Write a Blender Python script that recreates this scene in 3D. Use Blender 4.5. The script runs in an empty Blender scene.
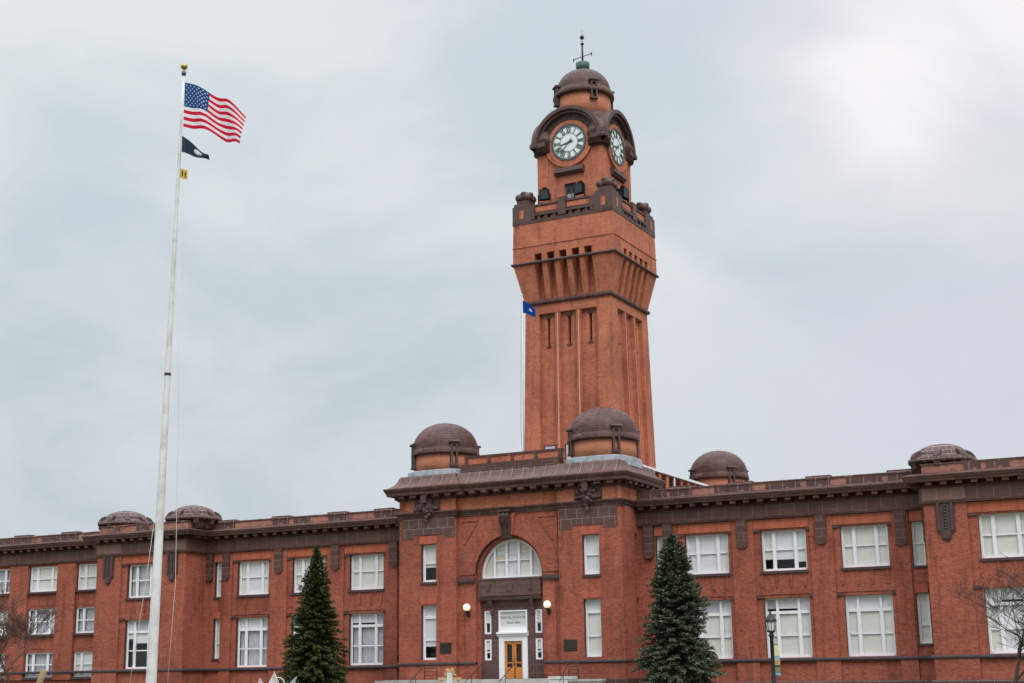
import bpy, bmesh, math, random
from mathutils import Vector, Matrix, noise
random.seed(7)
R = math.radians
SC = bpy.context.scene
COL = SC.collection
H = 1.65                      # eye height: facade heights below are measured from the eye level

# ------------------------------------------------------------------ camera
cam = bpy.data.cameras.new('Camera'); camo = bpy.data.objects.new('Camera', cam); COL.objects.link(camo)
yaw, pitch, roll = R(27.242), R(12.993), R(0.809)
F = Vector((-math.sin(yaw)*math.cos(pitch), math.cos(yaw)*math.cos(pitch), math.sin(pitch)))
RT = Vector((math.cos(yaw), math.sin(yaw), 0)); UP = RT.cross(F)
c_, s_ = math.cos(roll), math.sin(roll)
rt2 = RT*c_ - UP*s_; up2 = UP*c_ + RT*s_
M = Matrix((rt2, up2, -F)).transposed().to_4x4(); M.translation = Vector((48.337, -95.854, H))
camo.matrix_world = M
cam.sensor_width = 36; cam.lens = 1435.35/1024*36
cam.clip_start = 0.5; cam.clip_end = 9000
SC.camera = camo

# ------------------------------------------------------------------ world: overcast sky
W = bpy.data.worlds.new('World'); SC.world = W; W.use_nodes = True
nt = W.node_tree; nt.nodes.clear(); L = nt.links
def wn(t, **k):
    n = nt.nodes.new(t)
    for a, b in k.items(): setattr(n, a, b)
    return n
def wmath(op, a, b=None, c=None, clamp=False):
    n = wn('ShaderNodeMath', operation=op, use_clamp=clamp)
    for i, v in enumerate((a, b, c)):
        if v is None: continue
        if isinstance(v, (int, float)): n.inputs[i].default_value = v
        else: L.new(v, n.inputs[i])
    return n.outputs[0]
def wmix(f, a, b):
    n = wn('ShaderNodeMix', data_type='RGBA')
    for i, v in ((0, f), (6, a), (7, b)):
        if isinstance(v, tuple): n.inputs[i].default_value = (*v, 1)
        elif isinstance(v, (int, float)): n.inputs[i].default_value = v
        else: L.new(v, n.inputs[i])
    return n.outputs[2]
def smooth(v, lo, hi):
    n = wn('ShaderNodeMapRange', interpolation_type='SMOOTHERSTEP')
    L.new(v, n.inputs[0]); n.inputs[1].default_value = lo; n.inputs[2].default_value = hi
    return n.outputs[0]
SUN_EL, SUN_AZ = R(48), R(135)          # azimuth from +Y towards +X: behind the viewer's right
sky = wn('ShaderNodeTexSky', sky_type='NISHITA', sun_disc=False)
sky.sun_elevation = SUN_EL; sky.sun_rotation = SUN_AZ; sky.air_density = 1.0; sky.dust_density = 3.0
tc = wn('ShaderNodeTexCoord'); gen = tc.outputs['Generated']
sep = wn('ShaderNodeSeparateXYZ'); L.new(gen, sep.inputs[0])
X_, Y_, Z_ = sep.outputs
mp = wn('ShaderNodeMapping'); mp.inputs['Scale'].default_value = (1, 1, 1.9); mp.inputs['Rotation'].default_value = (0.25, 0.3, 0); L.new(gen, mp.inputs[0])
n1 = wn('ShaderNodeTexNoise'); L.new(mp.outputs[0], n1.inputs['Vector'])
n1.inputs['Scale'].default_value = 4.2; n1.inputs['Detail'].default_value = 6; n1.inputs['Roughness'].default_value = .52; n1.inputs['Distortion'].default_value = .6
n2 = wn('ShaderNodeTexNoise'); L.new(mp.outputs[0], n2.inputs['Vector'])
n2.inputs['Scale'].default_value = 1.7; n2.inputs['Detail'].default_value = 2
cl = wmath('ADD', wmath('MULTIPLY', n1.outputs[0], .55), wmath('MULTIPLY', n2.outputs[0], .55))
clf = smooth(cl, .41, .68)
# lower clouds are a cool grey, the upper sheet is paler
low = wmix(clf, (.495, .570, .625), (.70, .75, .795))
high = wmix(clf, (.635, .72, .765), (.83, .865, .89))
base = wmix(smooth(Z_, .08, .42), low, high)
# faint lavender cast to the east
n3 = wn('ShaderNodeTexNoise'); L.new(mp.outputs[0], n3.inputs['Vector']); n3.inputs['Scale'].default_value = 2.6; n3.inputs['Detail'].default_value = 3
lav = wmath('MULTIPLY', smooth(n3.outputs[0], .44, .66), wmath('ADD', .14, wmath('MULTIPLY', smooth(X_, -.45, -.10), .40)))
base = wmix(lav, base, (.70, .70, .815))
# thin bright place in the sheet
def glow(d, lo, hi, k):
    dv = wn('ShaderNodeVectorMath', operation='DOT_PRODUCT'); L.new(gen, dv.inputs[0]); dv.inputs[1].default_value = Vector(d).normalized()
    return wmath('MULTIPLY', smooth(wmath('ADD', dv.outputs['Value'], wmath('MULTIPLY', wmath('SUBTRACT', cl, .55), .012)), lo, hi), k)
base = wmix(glow((-.165, .907, .388), .984, 1.001, .50), base, (.90, .89, .93))
base = wmix(wmath('MAXIMUM', glow((-.178, .907, .386), .9962, 1.0012, .98), glow((-.075, .893, .443), .9940, 1.0012, .9)), base, (1.03, 1.0, 1.01))
# added sky gain overhead and behind the viewer, to light the facade
boost = wmath('ADD', wmath('ADD', 1.0, wmath('MULTIPLY', smooth(Z_, .46, .9), 1.9)), wmath('MULTIPLY', smooth(wmath('MULTIPLY', Y_, -1), -.3, .4), wmath('MULTIPLY', smooth(Z_, .05, .5), .45)))
vm = wn('ShaderNodeVectorMath', operation='SCALE'); L.new(base, vm.inputs[0]); L.new(boost, vm.inputs['Scale'])
bg1 = wn('ShaderNodeBackground'); L.new(sky.outputs[0], bg1.inputs[0]); bg1.inputs[1].default_value = .05
bg2 = wn('ShaderNodeBackground'); L.new(vm.outputs[0], bg2.inputs[0]); bg2.inputs[1].default_value = 1.0
mixs = wn('ShaderNodeMixShader'); mixs.inputs[0].default_value = .93
L.new(bg1.outputs[0], mixs.inputs[1]); L.new(bg2.outputs[0], mixs.inputs[2])
out = wn('ShaderNodeOutputWorld'); L.new(mixs.outputs[0], out.inputs[0])

sun = bpy.data.lights.new('Sun', 'SUN'); suno = bpy.data.objects.new('Sun', sun); COL.objects.link(suno)
sun.energy = 1.5; sun.angle = R(35); sun.color = (1, .95, .9)
sd = Vector((math.sin(SUN_AZ)*math.cos(SUN_EL), math.cos(SUN_AZ)*math.cos(SUN_EL), math.sin(SUN_EL)))
suno.rotation_euler = sd.to_track_quat('Z', 'Y').to_euler(); suno.location = (60, -120, 90)

SC.view_settings.view_transform = 'Standard'; SC.view_settings.look = 'None'
SC.view_settings.exposure = 0.0; SC.view_settings.gamma = 1.0
SC.render.engine = 'CYCLES'
SC.cycles.max_bounces = 6; SC.cycles.diffuse_bounces = 3; SC.cycles.glossy_bounces = 3; SC.cycles.transparent_max_bounces = 12
SC.cycles.use_denoising = True

# ------------------------------------------------------------------ materials
def newmat(name):
    m = bpy.data.materials.new(name); m.use_nodes = True
    b = m.node_tree.nodes['Principled BSDF']
    return m, m.node_tree, b
class G:
    """small node-graph helper"""
    def __init__(s, t): s.t = t
    def n(s, ty, **k):
        x = s.t.nodes.new(ty)
        for a, b in k.items(): setattr(x, a, b)
        return x
    def l(s, a, b): s.t.links.new(a, b)
    def put(s, sock, v):
        if isinstance(v, tuple): sock.default_value = (*v, 1) if len(v) == 3 and sock.type == 'RGBA' else v
        elif isinstance(v, (int, float)): sock.default_value = v
        else: s.l(v, sock)
    def math(s, op, a, b=None):
        x = s.n('ShaderNodeMath', operation=op); s.put(x.inputs[0], a)
        if b is not None: s.put(x.inputs[1], b)
        return x.outputs[0]
    def mix(s, f, a, b, mode='MIX'):
        x = s.n('ShaderNodeMix', data_type='RGBA', blend_type=mode); s.put(x.inputs[0], f); s.put(x.inputs[6], a); s.put(x.inputs[7], b)
        return x.outputs[2]
    def noise(s, vec, scale, detail=3, rough=.5):
        x = s.n('ShaderNodeTexNoise'); s.l(vec, x.inputs['Vector']); x.inputs['Scale'].default_value = scale
        x.inputs['Detail'].default_value = detail; x.inputs['Roughness'].default_value = rough
        return x.outputs[0]
    def ramp(s, v, lo, hi):
        x = s.n('ShaderNodeMapRange', interpolation_type='SMOOTHSTEP'); s.l(v, x.inputs[0]); x.inputs[1].default_value = lo; x.inputs[2].default_value = hi
        return x.outputs[0]
    def coords(s, polar=None):
        o = s.n('ShaderNodeTexCoord').outputs['Object']
        sp = s.n('ShaderNodeSeparateXYZ'); s.l(o, sp.inputs[0])
        if polar: u = s.math('MULTIPLY', s.math('ARCTAN2', sp.outputs[1], sp.outputs[0]), polar)
        else: u = s.math('ADD', sp.outputs[0], sp.outputs[1])
        cb = s.n('ShaderNodeCombineXYZ'); s.l(u, cb.inputs[0]); s.l(sp.outputs[2], cb.inputs[1])
        return o, cb.outputs[0]
def masonry(name, c1, c2, mortar, bw, bh, ms, rough=.85, mott=.35, pale=None, polar=None, bump=.25, dark=(.5, .45, .45), spot=None, grain=0):
    m, t, b = newmat(name); g = G(t); o, uv = g.coords(polar)
    br = g.n('ShaderNodeTexBrick'); g.l(uv, br.inputs['Vector'])
    for k, v in (('Color1', c1), ('Color2', c2), ('Mortar', mortar)): br.inputs[k].default_value = (*v, 1)
    br.inputs['Scale'].default_value = 1; br.inputs['Brick Width'].default_value = bw; br.inputs['Row Height'].default_value = bh
    br.inputs['Mortar Size'].default_value = ms; br.inputs['Mortar Smooth'].default_value = .2; br.inputs['Bias'].default_value = 0
    c = br.outputs['Color']
    big = g.noise(o, .22, 4, .6)
    c = g.mix(g.math('MULTIPLY', g.ramp(big, .42, .68), mott), c, dark, 'MULTIPLY')
    med = g.noise(o, 1.6, 4, .65)
    c = g.mix(g.math('MULTIPLY', g.ramp(med, .45, .72), mott*.7), c, dark, 'MULTIPLY')
    # single darker and paler courses
    mpn = g.n('ShaderNodeMapping'); g.l(uv, mpn.inputs[0]); mpn.inputs['Scale'].default_value = (.5, 5.2, 1)
    crs = g.noise(mpn.outputs[0], 1.0, 3, .6)
    c = g.mix(g.math('MULTIPLY', g.ramp(crs, .5, .75), .30), c, (.55, .5, .5), 'MULTIPLY')
    c = g.mix(g.math('MULTIPLY', g.ramp(crs, .5, .25), .14), c, (.60, .28, .18))
    if pale:
        mp2 = g.n('ShaderNodeMapping'); g.l(uv, mp2.inputs[0]); mp2.inputs['Scale'].default_value = (1.6, .35, 1)
        c = g.mix(g.math('MULTIPLY', g.ramp(g.noise(mp2.outputs[0], 1.0, 4, .7), .58, .78), pale), c, (.62, .5, .46))
    if grain:  # burnt headers and chipped faces: fine speckle a brick or two across
        mp3 = g.n('ShaderNodeMapping'); g.l(uv, mp3.inputs[0]); mp3.inputs['Scale'].default_value = (3.6, 11.0, 1)
        gn = g.noise(mp3.outputs[0], 1.0, 2, .7)
        c = g.mix(g.math('MULTIPLY', g.ramp(gn, .52, .70), grain), c, (.50, .42, .42), 'MULTIPLY')
        c = g.mix(g.math('MULTIPLY', g.ramp(gn, .46, .28), grain*.40), c, (.64, .25, .14))
        mp4 = g.n('ShaderNodeMapping'); g.l(uv, mp4.inputs[0]); mp4.inputs['Scale'].default_value = (1.3, .16, 1); mp4.inputs['Location'].default_value = (7.3, 2.1, 0)
        c = g.mix(g.math('MULTIPLY', g.ramp(g.noise(mp4.outputs[0], 1.0, 5, .68), .49, .72), grain*1.25), c, (.42, .37, .37), 'MULTIPLY')   # rain-washed soot
        c = g.mix(g.math('MULTIPLY', g.ramp(g.noise(o, .55, 5, .7), .50, .66), grain*.45), c, (.30, .085, .06))      # a browner batch of bricks
    if spot:   # scattered worn blocks
        c = g.mix(g.math('MULTIPLY', g.ramp(g.noise(o, 1.1, 2, .5), .60, .66), .55), c, spot)
    g.l(c, b.inputs['Base Color']); b.inputs['Roughness'].default_value = rough
    b.inputs['Specular IOR Level'].default_value = .3
    bp = g.n('ShaderNodeBump'); bp.inputs['Strength'].default_value = bump; bp.inputs['Distance'].default_value = .02
    g.l(br.outputs['Fac'], bp.inputs['Height']); bp.invert = True; g.l(bp.outputs[0], b.inputs['Normal'])
    return m
def plain(name, c, rough=.6, metal=0, var=.25, scale=2.0, spec=.4, vcol=None):
    m, t, b = newmat(name); g = G(t); o = g.n('ShaderNodeTexCoord').outputs['Object']
    vc = vcol or tuple(x*.55 for x in c)
    col = g.mix(g.math('MULTIPLY', g.ramp(g.noise(o, scale, 4, .6), .4, .7), var), c, vc)
    g.l(col, b.inputs['Base Color']); b.inputs['Roughness'].default_value = rough; b.inputs['Metallic'].default_value = metal
    b.inputs['Specular IOR Level'].default_value = spec
    return m
BRICK = masonry('brick_red', (.445, .084, .040), (.260, .044, .022), (.34, .16, .115), .23, .078, .013, pale=.12, mott=.55, grain=.55)
JAMB = plain('shade_dark_brick', (.085, .030, .026), .85, var=.4)  # brick jambs and arch soffit: recess shade put into their colour
BRICKT = masonry('brick_orange', (.60, .150, .066), (.41, .092, .040), (.47, .24, .16), .23, .078, .013, pale=.24, mott=.5, grain=.55)
BRICKL = masonry('brick_soldier', (.50, .098, .038), (.39, .072, .028), (.42, .21, .15), .078, .6, .012, pale=.05, mott=.3, grain=.3)
BRICKM = masonry('brick_lintel', (.45, .080, .034), (.34, .056, .025), (.40, .20, .15), .078, .6, .012, pale=.05, mott=.3, grain=.3)
BRICKD = masonry('brick_drum', (.55, .160, .072), (.43, .115, .052), (.50, .31, .21), .215, .075, .011, pale=.1, mott=.3, polar=2.45)
TERRA = masonry('terracotta', (.100, .048, .041), (.080, .039, .034), (.185, .13, .115), .98, .78, .016, rough=.55, mott=.5, bump=.35)
TERRAB = masonry('terracotta_block', (.108, .056, .050), (.082, .043, .039), (.25, .18, .16), .84, .70, .022, rough=.55, mott=.4, bump=.35)
TERRAS = plain('terracotta_smooth', (.100, .052, .046), .55, var=.75, scale=1.6, vcol=(.048, .028, .026))
TERRAV = masonry('terracotta_strip', (.098, .050, .044), (.082, .043, .038), (.20, .15, .14), 40, .52, .014, rough=.55, mott=.4, bump=.3)
TERRAW = masonry('terracotta_weathered', (.105, .054, .049), (.085, .046, .043), (.36, .26, .235), .9, .6, .018, rough=.55, mott=.5, spot=(.40, .20, .16), bump=.35)
CARV = plain('terracotta_carved', (.085, .047, .043), .6, var=.6, scale=3)
TERRAP = masonry('terracotta_panel', (.128, .063, .054), (.102, .051, .044), (.24, .165, .145), .98, 2.6, .018, rough=.5, mott=.3)
TILER = plain('flared_roof_tile', (.135, .066, .058), .5, var=.85, scale=1.4, vcol=(.055, .033, .03))
JOINT = plain('tile_joint', (.27, .19, .17), .8, var=.3)
DOMET = masonry('dome_tile', (.125, .060, .052), (.060, .031, .028), (.060, .034, .031), .42, .21, .020, rough=.5, mott=.5, polar=2.6, bump=.6, grain=.3)
SAUCER = masonry('saucer_dome_tile', (.105, .053, .047), (.080, .041, .037), (.32, .25, .235), .6, .3, .020, rough=.5, mott=.5, polar=2.0)
SILL = plain('sill_stone', (.060, .043, .050), .6, var=.4)
LEAD = plain('lead_flashing', (.34, .375, .41), .5, var=.8, scale=2.5, vcol=(.20, .22, .25))
WHITE = plain('white_paint', (.80, .80, .82), .4, var=.18, scale=.8, vcol=(.62, .63, .66))
WHITE2 = plain('white_pole_paint', (.66, .66, .655), .45, var=.75, scale=1.3, vcol=(.44, .42, .39))
BLACK = plain('black_iron', (.016, .017, .02), .45, var=.2)
FLOODM = plain('floodlight_casing', (.005, .008, .012), .75, var=.3, spec=.12)
ROOM = plain('dark_room', (.030, .032, .036), .9, var=.5, scale=.5)
BLINDS = [plain('blind_cream', (.73, .71, .67), .9, var=.5, scale=.7, vcol=(.55, .535, .50)),
          plain('blind_white', (.74, .745, .77), .9, var=.5, scale=.8, vcol=(.52, .53, .57)),
          plain('curtain_grey', (.50, .51, .55), .9, var=.5, scale=2.0, vcol=(.27, .28, .32)),
          plain('blind_warm', (.70, .62, .46), .9, var=.35, scale=.7, vcol=(.60, .48, .32))]
DOORW = plain('varnished_wood', (.60, .215, .045), .35, var=.35, scale=3)
BRONZE = plain('bronze_plaque', (.055, .047, .036), .5, .6, var=.4)
COPPER = plain('green_copper', (.085, .16, .135), .6, var=.5)
CONC = plain('concrete', (.42, .40, .37), .85, var=.55, scale=1.2, vcol=(.22, .21, .19))
CONCW = plain('pale_limestone', (.62, .62, .61), .8, var=.35, scale=1.5, vcol=(.42, .42, .42))
GRASS = plain('winter_grass', (.075, .085, .032), .95, var=.7, scale=.6, vcol=(.13, .11, .05))
PAVE = masonry('walk_concrete', (.34, .33, .31), (.30, .295, .28), (.18, .17, .16), 2.0, 2.0, .02, rough=.9, mott=.3)
ASPH = plain('asphalt', (.05, .05, .052), .9, var=.4, scale=1.5)
ROOF = plain('flat_roof_gravel', (.16, .15, .145), .95, var=.4)
DIAL = plain('clock_dial', (.74, .79, .79), .5, var=.12)
NUM = plain('clock_numeral', (.055, .075, .075), .5, var=.2)
GOLD = plain('gilded_ball', (.55, .36, .12), .3, .9, var=.3)
LETTER = plain('dark_lettering', (.16, .16, .17), .6, var=.1)
SIGNP = plain('transom_panel', (.60, .61, .59), .4, var=.15)
m_, t_, b_ = newmat('window_glass'); GLASS = m_
t_.nodes.remove(b_); g = G(t_)
fr = g.n('ShaderNodeFresnel')      # one sheet stands for both faces of the pane, so it must behave alike from inside and outside
g.l(g.math('SUBTRACT', 1.5, g.math('MULTIPLY', g.n('ShaderNodeNewGeometry').outputs['Backfacing'], 1.5-1/1.5)), fr.inputs[0])
tr = g.n('ShaderNodeBsdfTransparent'); tr.inputs[0].default_value = (.97, .975, .97, 1)
gl = g.n('ShaderNodeBsdfGlossy'); gl.inputs['Roughness'].default_value = .03
mx = g.n('ShaderNodeMixShader'); g.l(g.math('MULTIPLY', fr.outputs[0], 1.15), mx.inputs[0]); g.l(tr.outputs[0], mx.inputs[1]); g.l(gl.outputs[0], mx.inputs[2])
g.l(mx.outputs[0], t_.nodes['Material Output'].inputs[0])
m_, t_, b_ = newmat('lit_globe'); LITG = m_
b_.inputs['Base Color'].default_value = (.9, .86, .76, 1); b_.inputs['Roughness'].default_value = .4
b_.inputs['Emission Color'].default_value = (1, .86, .62, 1); b_.inputs['Emission Strength'].default_value = .55
m_, t_, b_ = newmat('frosted_lantern_glass'); FROST = m_
b_.inputs['Base Color'].default_value = (.78, .80, .78, 1); b_.inputs['Roughness'].default_value = .5

# ------------------------------------------------------------------ mesh builder
class MB:
    def __init__(s, o=(0, 0), u=(1, 0), n=(0, -1)):
        s.bm = bmesh.new(); s.frame(o, u, n); s.sm = False
    def frame(s, o=(0, 0), u=(1, 0), n=(0, -1)): s.o, s.u, s.n = o, u, n; return s
    def P(s, u, d, z): return (s.o[0]+u*s.u[0]+d*s.n[0], s.o[1]+u*s.u[1]+d*s.n[1], z+H)
    def face(s, pts, m=0, raw=False):
        vs = [s.bm.verts.new(p if raw else s.P(*p)) for p in pts]
        f = s.bm.faces.new(vs); f.material_index = m; return f
    def box(s, u0, u1, d0, d1, z0, z1, m=0, skip=''):
        v = [s.bm.verts.new(s.P(u, d, z)) for z in (z0, z1) for d in (d0, d1) for u in (u0, u1)]
        for k, q in (('b', (0, 1, 3, 2)), ('t', (4, 6, 7, 5)), ('k', (0, 4, 5, 1)), ('f', (2, 3, 7, 6)), ('l', (0, 2, 6, 4)), ('r', (1, 5, 7, 3))):
            if k in skip: continue
            f = s.bm.faces.new([v[i] for i in q]); f.material_index = m
    def prism(s, poly, d0, d1, m=0):
        """polygon in (u, z) pushed from depth d0 to d1"""
        a = [s.bm.verts.new(s.P(u, d0, z)) for u, z in poly]; b = [s.bm.verts.new(s.P(u, d1, z)) for u, z in poly]
        n = len(poly)
        for i in range(n):
            f = s.bm.faces.new((a[i], a[(i+1) % n], b[(i+1) % n], b[i])); f.material_index = m
        for q in (a, b[::-1]):
            f = s.bm.faces.new(q); f.material_index = m
    def prof(s, poly, u0, u1, m=0):
        """polygon in (d, z) pushed along u"""
        a = [s.bm.verts.new(s.P(u0, d, z)) for d, z in poly]; b = [s.bm.verts.new(s.P(u1, d, z)) for d, z in poly]
        n = len(poly)
        for i in range(n):
            f = s.bm.faces.new((a[i], a[(i+1) % n], b[(i+1) % n], b[i])); f.material_index = m
        for q in (a, b[::-1]):
            f = s.bm.faces.new(q); f.material_index = m
    def ring(s, cu, cz, r0, r1, a0, a1, d0, d1, m=0, seg=40, close=True):
        """part of a flat ring in (u, z) with depth"""
        full = abs(a1-a0) >= 2*math.pi-1e-4
        P = []
        for i in range(seg+(0 if full else 1)):
            a = a0+(a1-a0)*i/seg; c, q = math.cos(a), math.sin(a)
            P.append([s.bm.verts.new(s.P(cu+r*c, d, cz+r*q)) for r, d in ((r0, d0), (r1, d0), (r1, d1), (r0, d1))])
        n = len(P)
        for i in range(n if full else n-1):
            A, B = P[i], P[(i+1) % n]
            for k in range(4):
                f = s.bm.faces.new((A[k], A[(k+1) % 4], B[(k+1) % 4], B[k])); f.material_index = m
        if not full:
            for q in (P[0], P[-1]):
                f = s.bm.faces.new(q); f.material_index = m
    def disc(s, cu, cz, r, a0, a1, d, m=0, seg=40):
        s.face([(cu+r*math.cos(a0+(a1-a0)*i/seg), d, cz+r*math.sin(a0+(a1-a0)*i/seg)) for i in range(seg+(0 if a1-a0 > 6.28 else 1))], m)
    def lathe(s, c, prof, seg=48, m=0, smooth=True, p=2.0, rot=0.0):
        """prof: (r, z); p: superellipse exponent of the plan"""
        rings = []
        for r, z in prof:
            rg = []
            for i in range(seg):
                a = 2*math.pi*i/seg; ca, sa = math.cos(a), math.sin(a)
                k = (abs(ca)**p+abs(sa)**p)**(-1/p) if p != 2 else 1
                rg.append(s.bm.verts.new((c[0]+r*k*math.cos(a+rot), c[1]+r*k*math.sin(a+rot), z+H)))
            rings.append(rg)
        for A, B in zip(rings, rings[1:]):
            for i in range(seg):
                f = s.bm.faces.new((A[i], A[(i+1) % seg], B[(i+1) % seg], B[i])); f.material_index = m; f.smooth = smooth
        for q in (rings[0][::-1], rings[-1]):
            f = s.bm.faces.new(q); f.material_index = m
    def sweep(s, path, prof, m=0, closed=False):
        """closed profile (out, z) swept along plan path; outward is to the right"""
        n = len(path); P = [Vector(p) for p in path]; rings = []
        def nor(a, b): d = (b-a).normalized(); return Vector((d.y, -d.x))
        for i in range(n):
            n1 = nor(P[i-1], P[i]) if (i > 0 or closed) else None
            n2 = nor(P[i], P[(i+1) % n]) if (i < n-1 or closed) else None
            if n1 is None: o = n2
            elif n2 is None: o = n1
            else: o = (n1+n2)/(1+n1.dot(n2))
            rings.append([s.bm.verts.new((P[i].x+o.x*q, P[i].y+o.y*q, z+H)) for q, z in prof])
        k = len(prof)
        for i in range(n if closed else n-1):
            A, B = rings[i], rings[(i+1) % n]
            for j in range(k):
                f = s.bm.faces.new((A[j], A[(j+1) % k], B[(j+1) % k], B[j])); f.material_index = m
        if not closed:
            for q in (rings[0], rings[-1][::-1]):
                f = s.bm.faces.new(q); f.material_index = m
    def along(s, path, spacing, w, d0, d1, z0, z1, m=0, end=.35, sl=0):
        """blocks spaced along the path"""
        for a, b in zip(path, path[1:]):
            a, b = Vector(a), Vector(b); ln = (b-a).length; t = (b-a)/ln; nn = (t.y, -t.x)
            k = max(1, round((ln-2*end)/spacing)) if ln > 2*end+.3 else 0
            o, u, n = s.o, s.u, s.n; s.frame(tuple(a), tuple(t), nn)
            for i in range(k+1 if k else 0):
                q = end+(ln-2*end)*i/k
                s.prof([(d0, z0+sl), (d1*.55, z0+sl*.3), (d1, z0+.06), (d1, z1), (d0, z1)], q-w/2, q+w/2, m)
            s.frame(o, u, n)
    def wall(s, u0, u1, z0, z1, d, holes, dep=.35, m=0, back=None, jamb=0):
        """sheet at depth d with rectangular openings, their reveals, and a dark room behind each"""
        us = sorted({u0, u1, *[q for h in holes for q in h[:2]]}); zs = sorted({z0, z1, *[q for h in holes for q in h[2:4]]})
        us = [q for q in us if u0 <= q <= u1]; zs = [q for q in zs if z0 <= q <= z1]
        for a, b in zip(us, us[1:]):
            for c, e in zip(zs, zs[1:]):
                mu, mz = (a+b)/2, (c+e)/2
                if any(h[0] < mu < h[1] and h[2] < mz < h[3] for h in holes): continue
                s.face([(a, d, c), (b, d, c), (b, d, e), (a, d, e)], m)
        for h in holes:
            a, b, c, e = h[:4]; q = d-dep
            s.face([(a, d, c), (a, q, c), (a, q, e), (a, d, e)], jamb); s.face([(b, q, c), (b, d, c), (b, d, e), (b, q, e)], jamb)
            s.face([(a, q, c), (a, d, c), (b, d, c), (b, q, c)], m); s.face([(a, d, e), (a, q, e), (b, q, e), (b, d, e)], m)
            if back is not None:
                w = q-.75
                s.face([(a, w, c), (b, w, c), (b, w, e), (a, w, e)], back)
                for pts in ([(a, q, c), (a, w, c), (a, w, e), (a, q, e)], [(b, q, c), (b, w, c), (b, w, e), (b, q, e)],
                            [(a, q, c), (b, q, c), (b, w, c), (a, w, c)], [(a, q, e), (b, q, e), (b, w, e), (a, w, e)]): s.face(pts, back)
    def ball(s, c, r, m=0, seg=12, rings=8, sc=(1, 1, 1)):
        res = bmesh.ops.create_uvsphere(s.bm, u_segments=seg, v_segments=rings, radius=r, matrix=Matrix.Translation((c[0], c[1], c[2]+H)) @ Matrix.Diagonal((*sc, 1)))
        for v in res['verts']:
            for f in v.link_faces: f.material_index = m; f.smooth = True
    def tube(s, pts, rad, m=0, seg=8, smooth=True, cap=True):
        rings = []; P = [Vector(p) for p in pts]
        if not isinstance(rad, (list, tuple)): rad = [rad]*len(P)
        for i, p in enumerate(P):
            d = (P[min(i+1, len(P)-1)]-P[max(i-1, 0)]).normalized()
            x = d.orthogonal().normalized() if abs(d.z) > .99 else d.cross(Vector((0, 0, 1))).normalized()
            y = d.cross(x)
            rings.append([s.bm.verts.new((p.x+(x.x*math.cos(a)+y.x*math.sin(a))*rad[i], p.y+(x.y*math.cos(a)+y.y*math.sin(a))*rad[i], p.z+H+(x.z*math.cos(a)+y.z*math.sin(a))*rad[i])) for a in [2*math.pi*k/seg for k in range(seg)]])
        for A, B in zip(rings, rings[1:]):
            for i in range(seg):
                f = s.bm.faces.new((A[i], A[(i+1) % seg], B[(i+1) % seg], B[i])); f.material_index = m; f.smooth = smooth
        if cap:
            for q in (rings[0][::-1], rings[-1]):
                f = s.bm.faces.new(q); f.material_index = m
    def build(s, name, mats, parent=None, origin=(0, 0, 0), recalc=True):
        """origin is a world point: the mesh is stored relative to it"""
        if recalc and name != 'pane': bmesh.ops.recalc_face_normals(s.bm, faces=s.bm.faces)
        if any(origin): bmesh.ops.translate(s.bm, verts=s.bm.verts, vec=-Vector(origin))
        me = bpy.data.meshes.new(name); s.bm.to_mesh(me); s.bm.free()
        for q in (mats if isinstance(mats, (list, tuple)) else [mats]): me.materials.append(q)
        o = bpy.data.objects.new(name, me); COL.objects.link(o)
        if parent is not None:
            o.parent = parent
            o.location = Vector(origin)-world_loc(parent)
        else: o.location = origin
        return o
def world_loc(o):
    v = Vector(o.location)
    while o.parent: o = o.parent; v += Vector(o.location)
    return v
def tag(o, label, cat, group=None):
    o['label'] = label; o['category'] = cat
    if group: o['group'] = group
    return o
def thing(name, loc, label, cat, group=None):
    o = bpy.data.objects.new(name, None); COL.objects.link(o); o.location = loc; o.empty_display_size = .3
    return tag(o, label, cat, group)
def structure(o): o['kind'] = 'structure'; return o

# ------------------------------------------------------------------ ground
b = MB(); b.face([(-4000, -4000, -.02), (4000, -4000, -.02), (4000, 5000, -.02), (-4000, 5000, -.02)], raw=True)
structure(b.build('ground', GRASS))
b = MB(); b.face([(-2.2, -60, .004), (3.6, -60, .004), (3.6, -8.6, .004), (-2.2, -8.6, .004)], raw=True)
b.face([(-60, -66, .004), (80, -66, .004), (80, -62.2, .004), (-60, -62.2, .004)], raw=True)
b.face([(12.2, -62.2, .008), (20.4, -62.2, .008), (20.4, -56.0, .008), (12.2, -56.0, .008)], raw=True)
structure(b.build('path', PAVE))
b = MB(); b.face([(-300, -84, -.01), (300, -84, -.01), (300, -70, -.01), (-300, -70, -.01)], raw=True)
structure(b.build('road', ASPH))

# ------------------------------------------------------------------ the brick building
BLD = thing('brick_building', (0, 0, 0), 'long red brick institutional building with dark terracotta cornices, white windows and four small brown domes', 'building')

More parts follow.
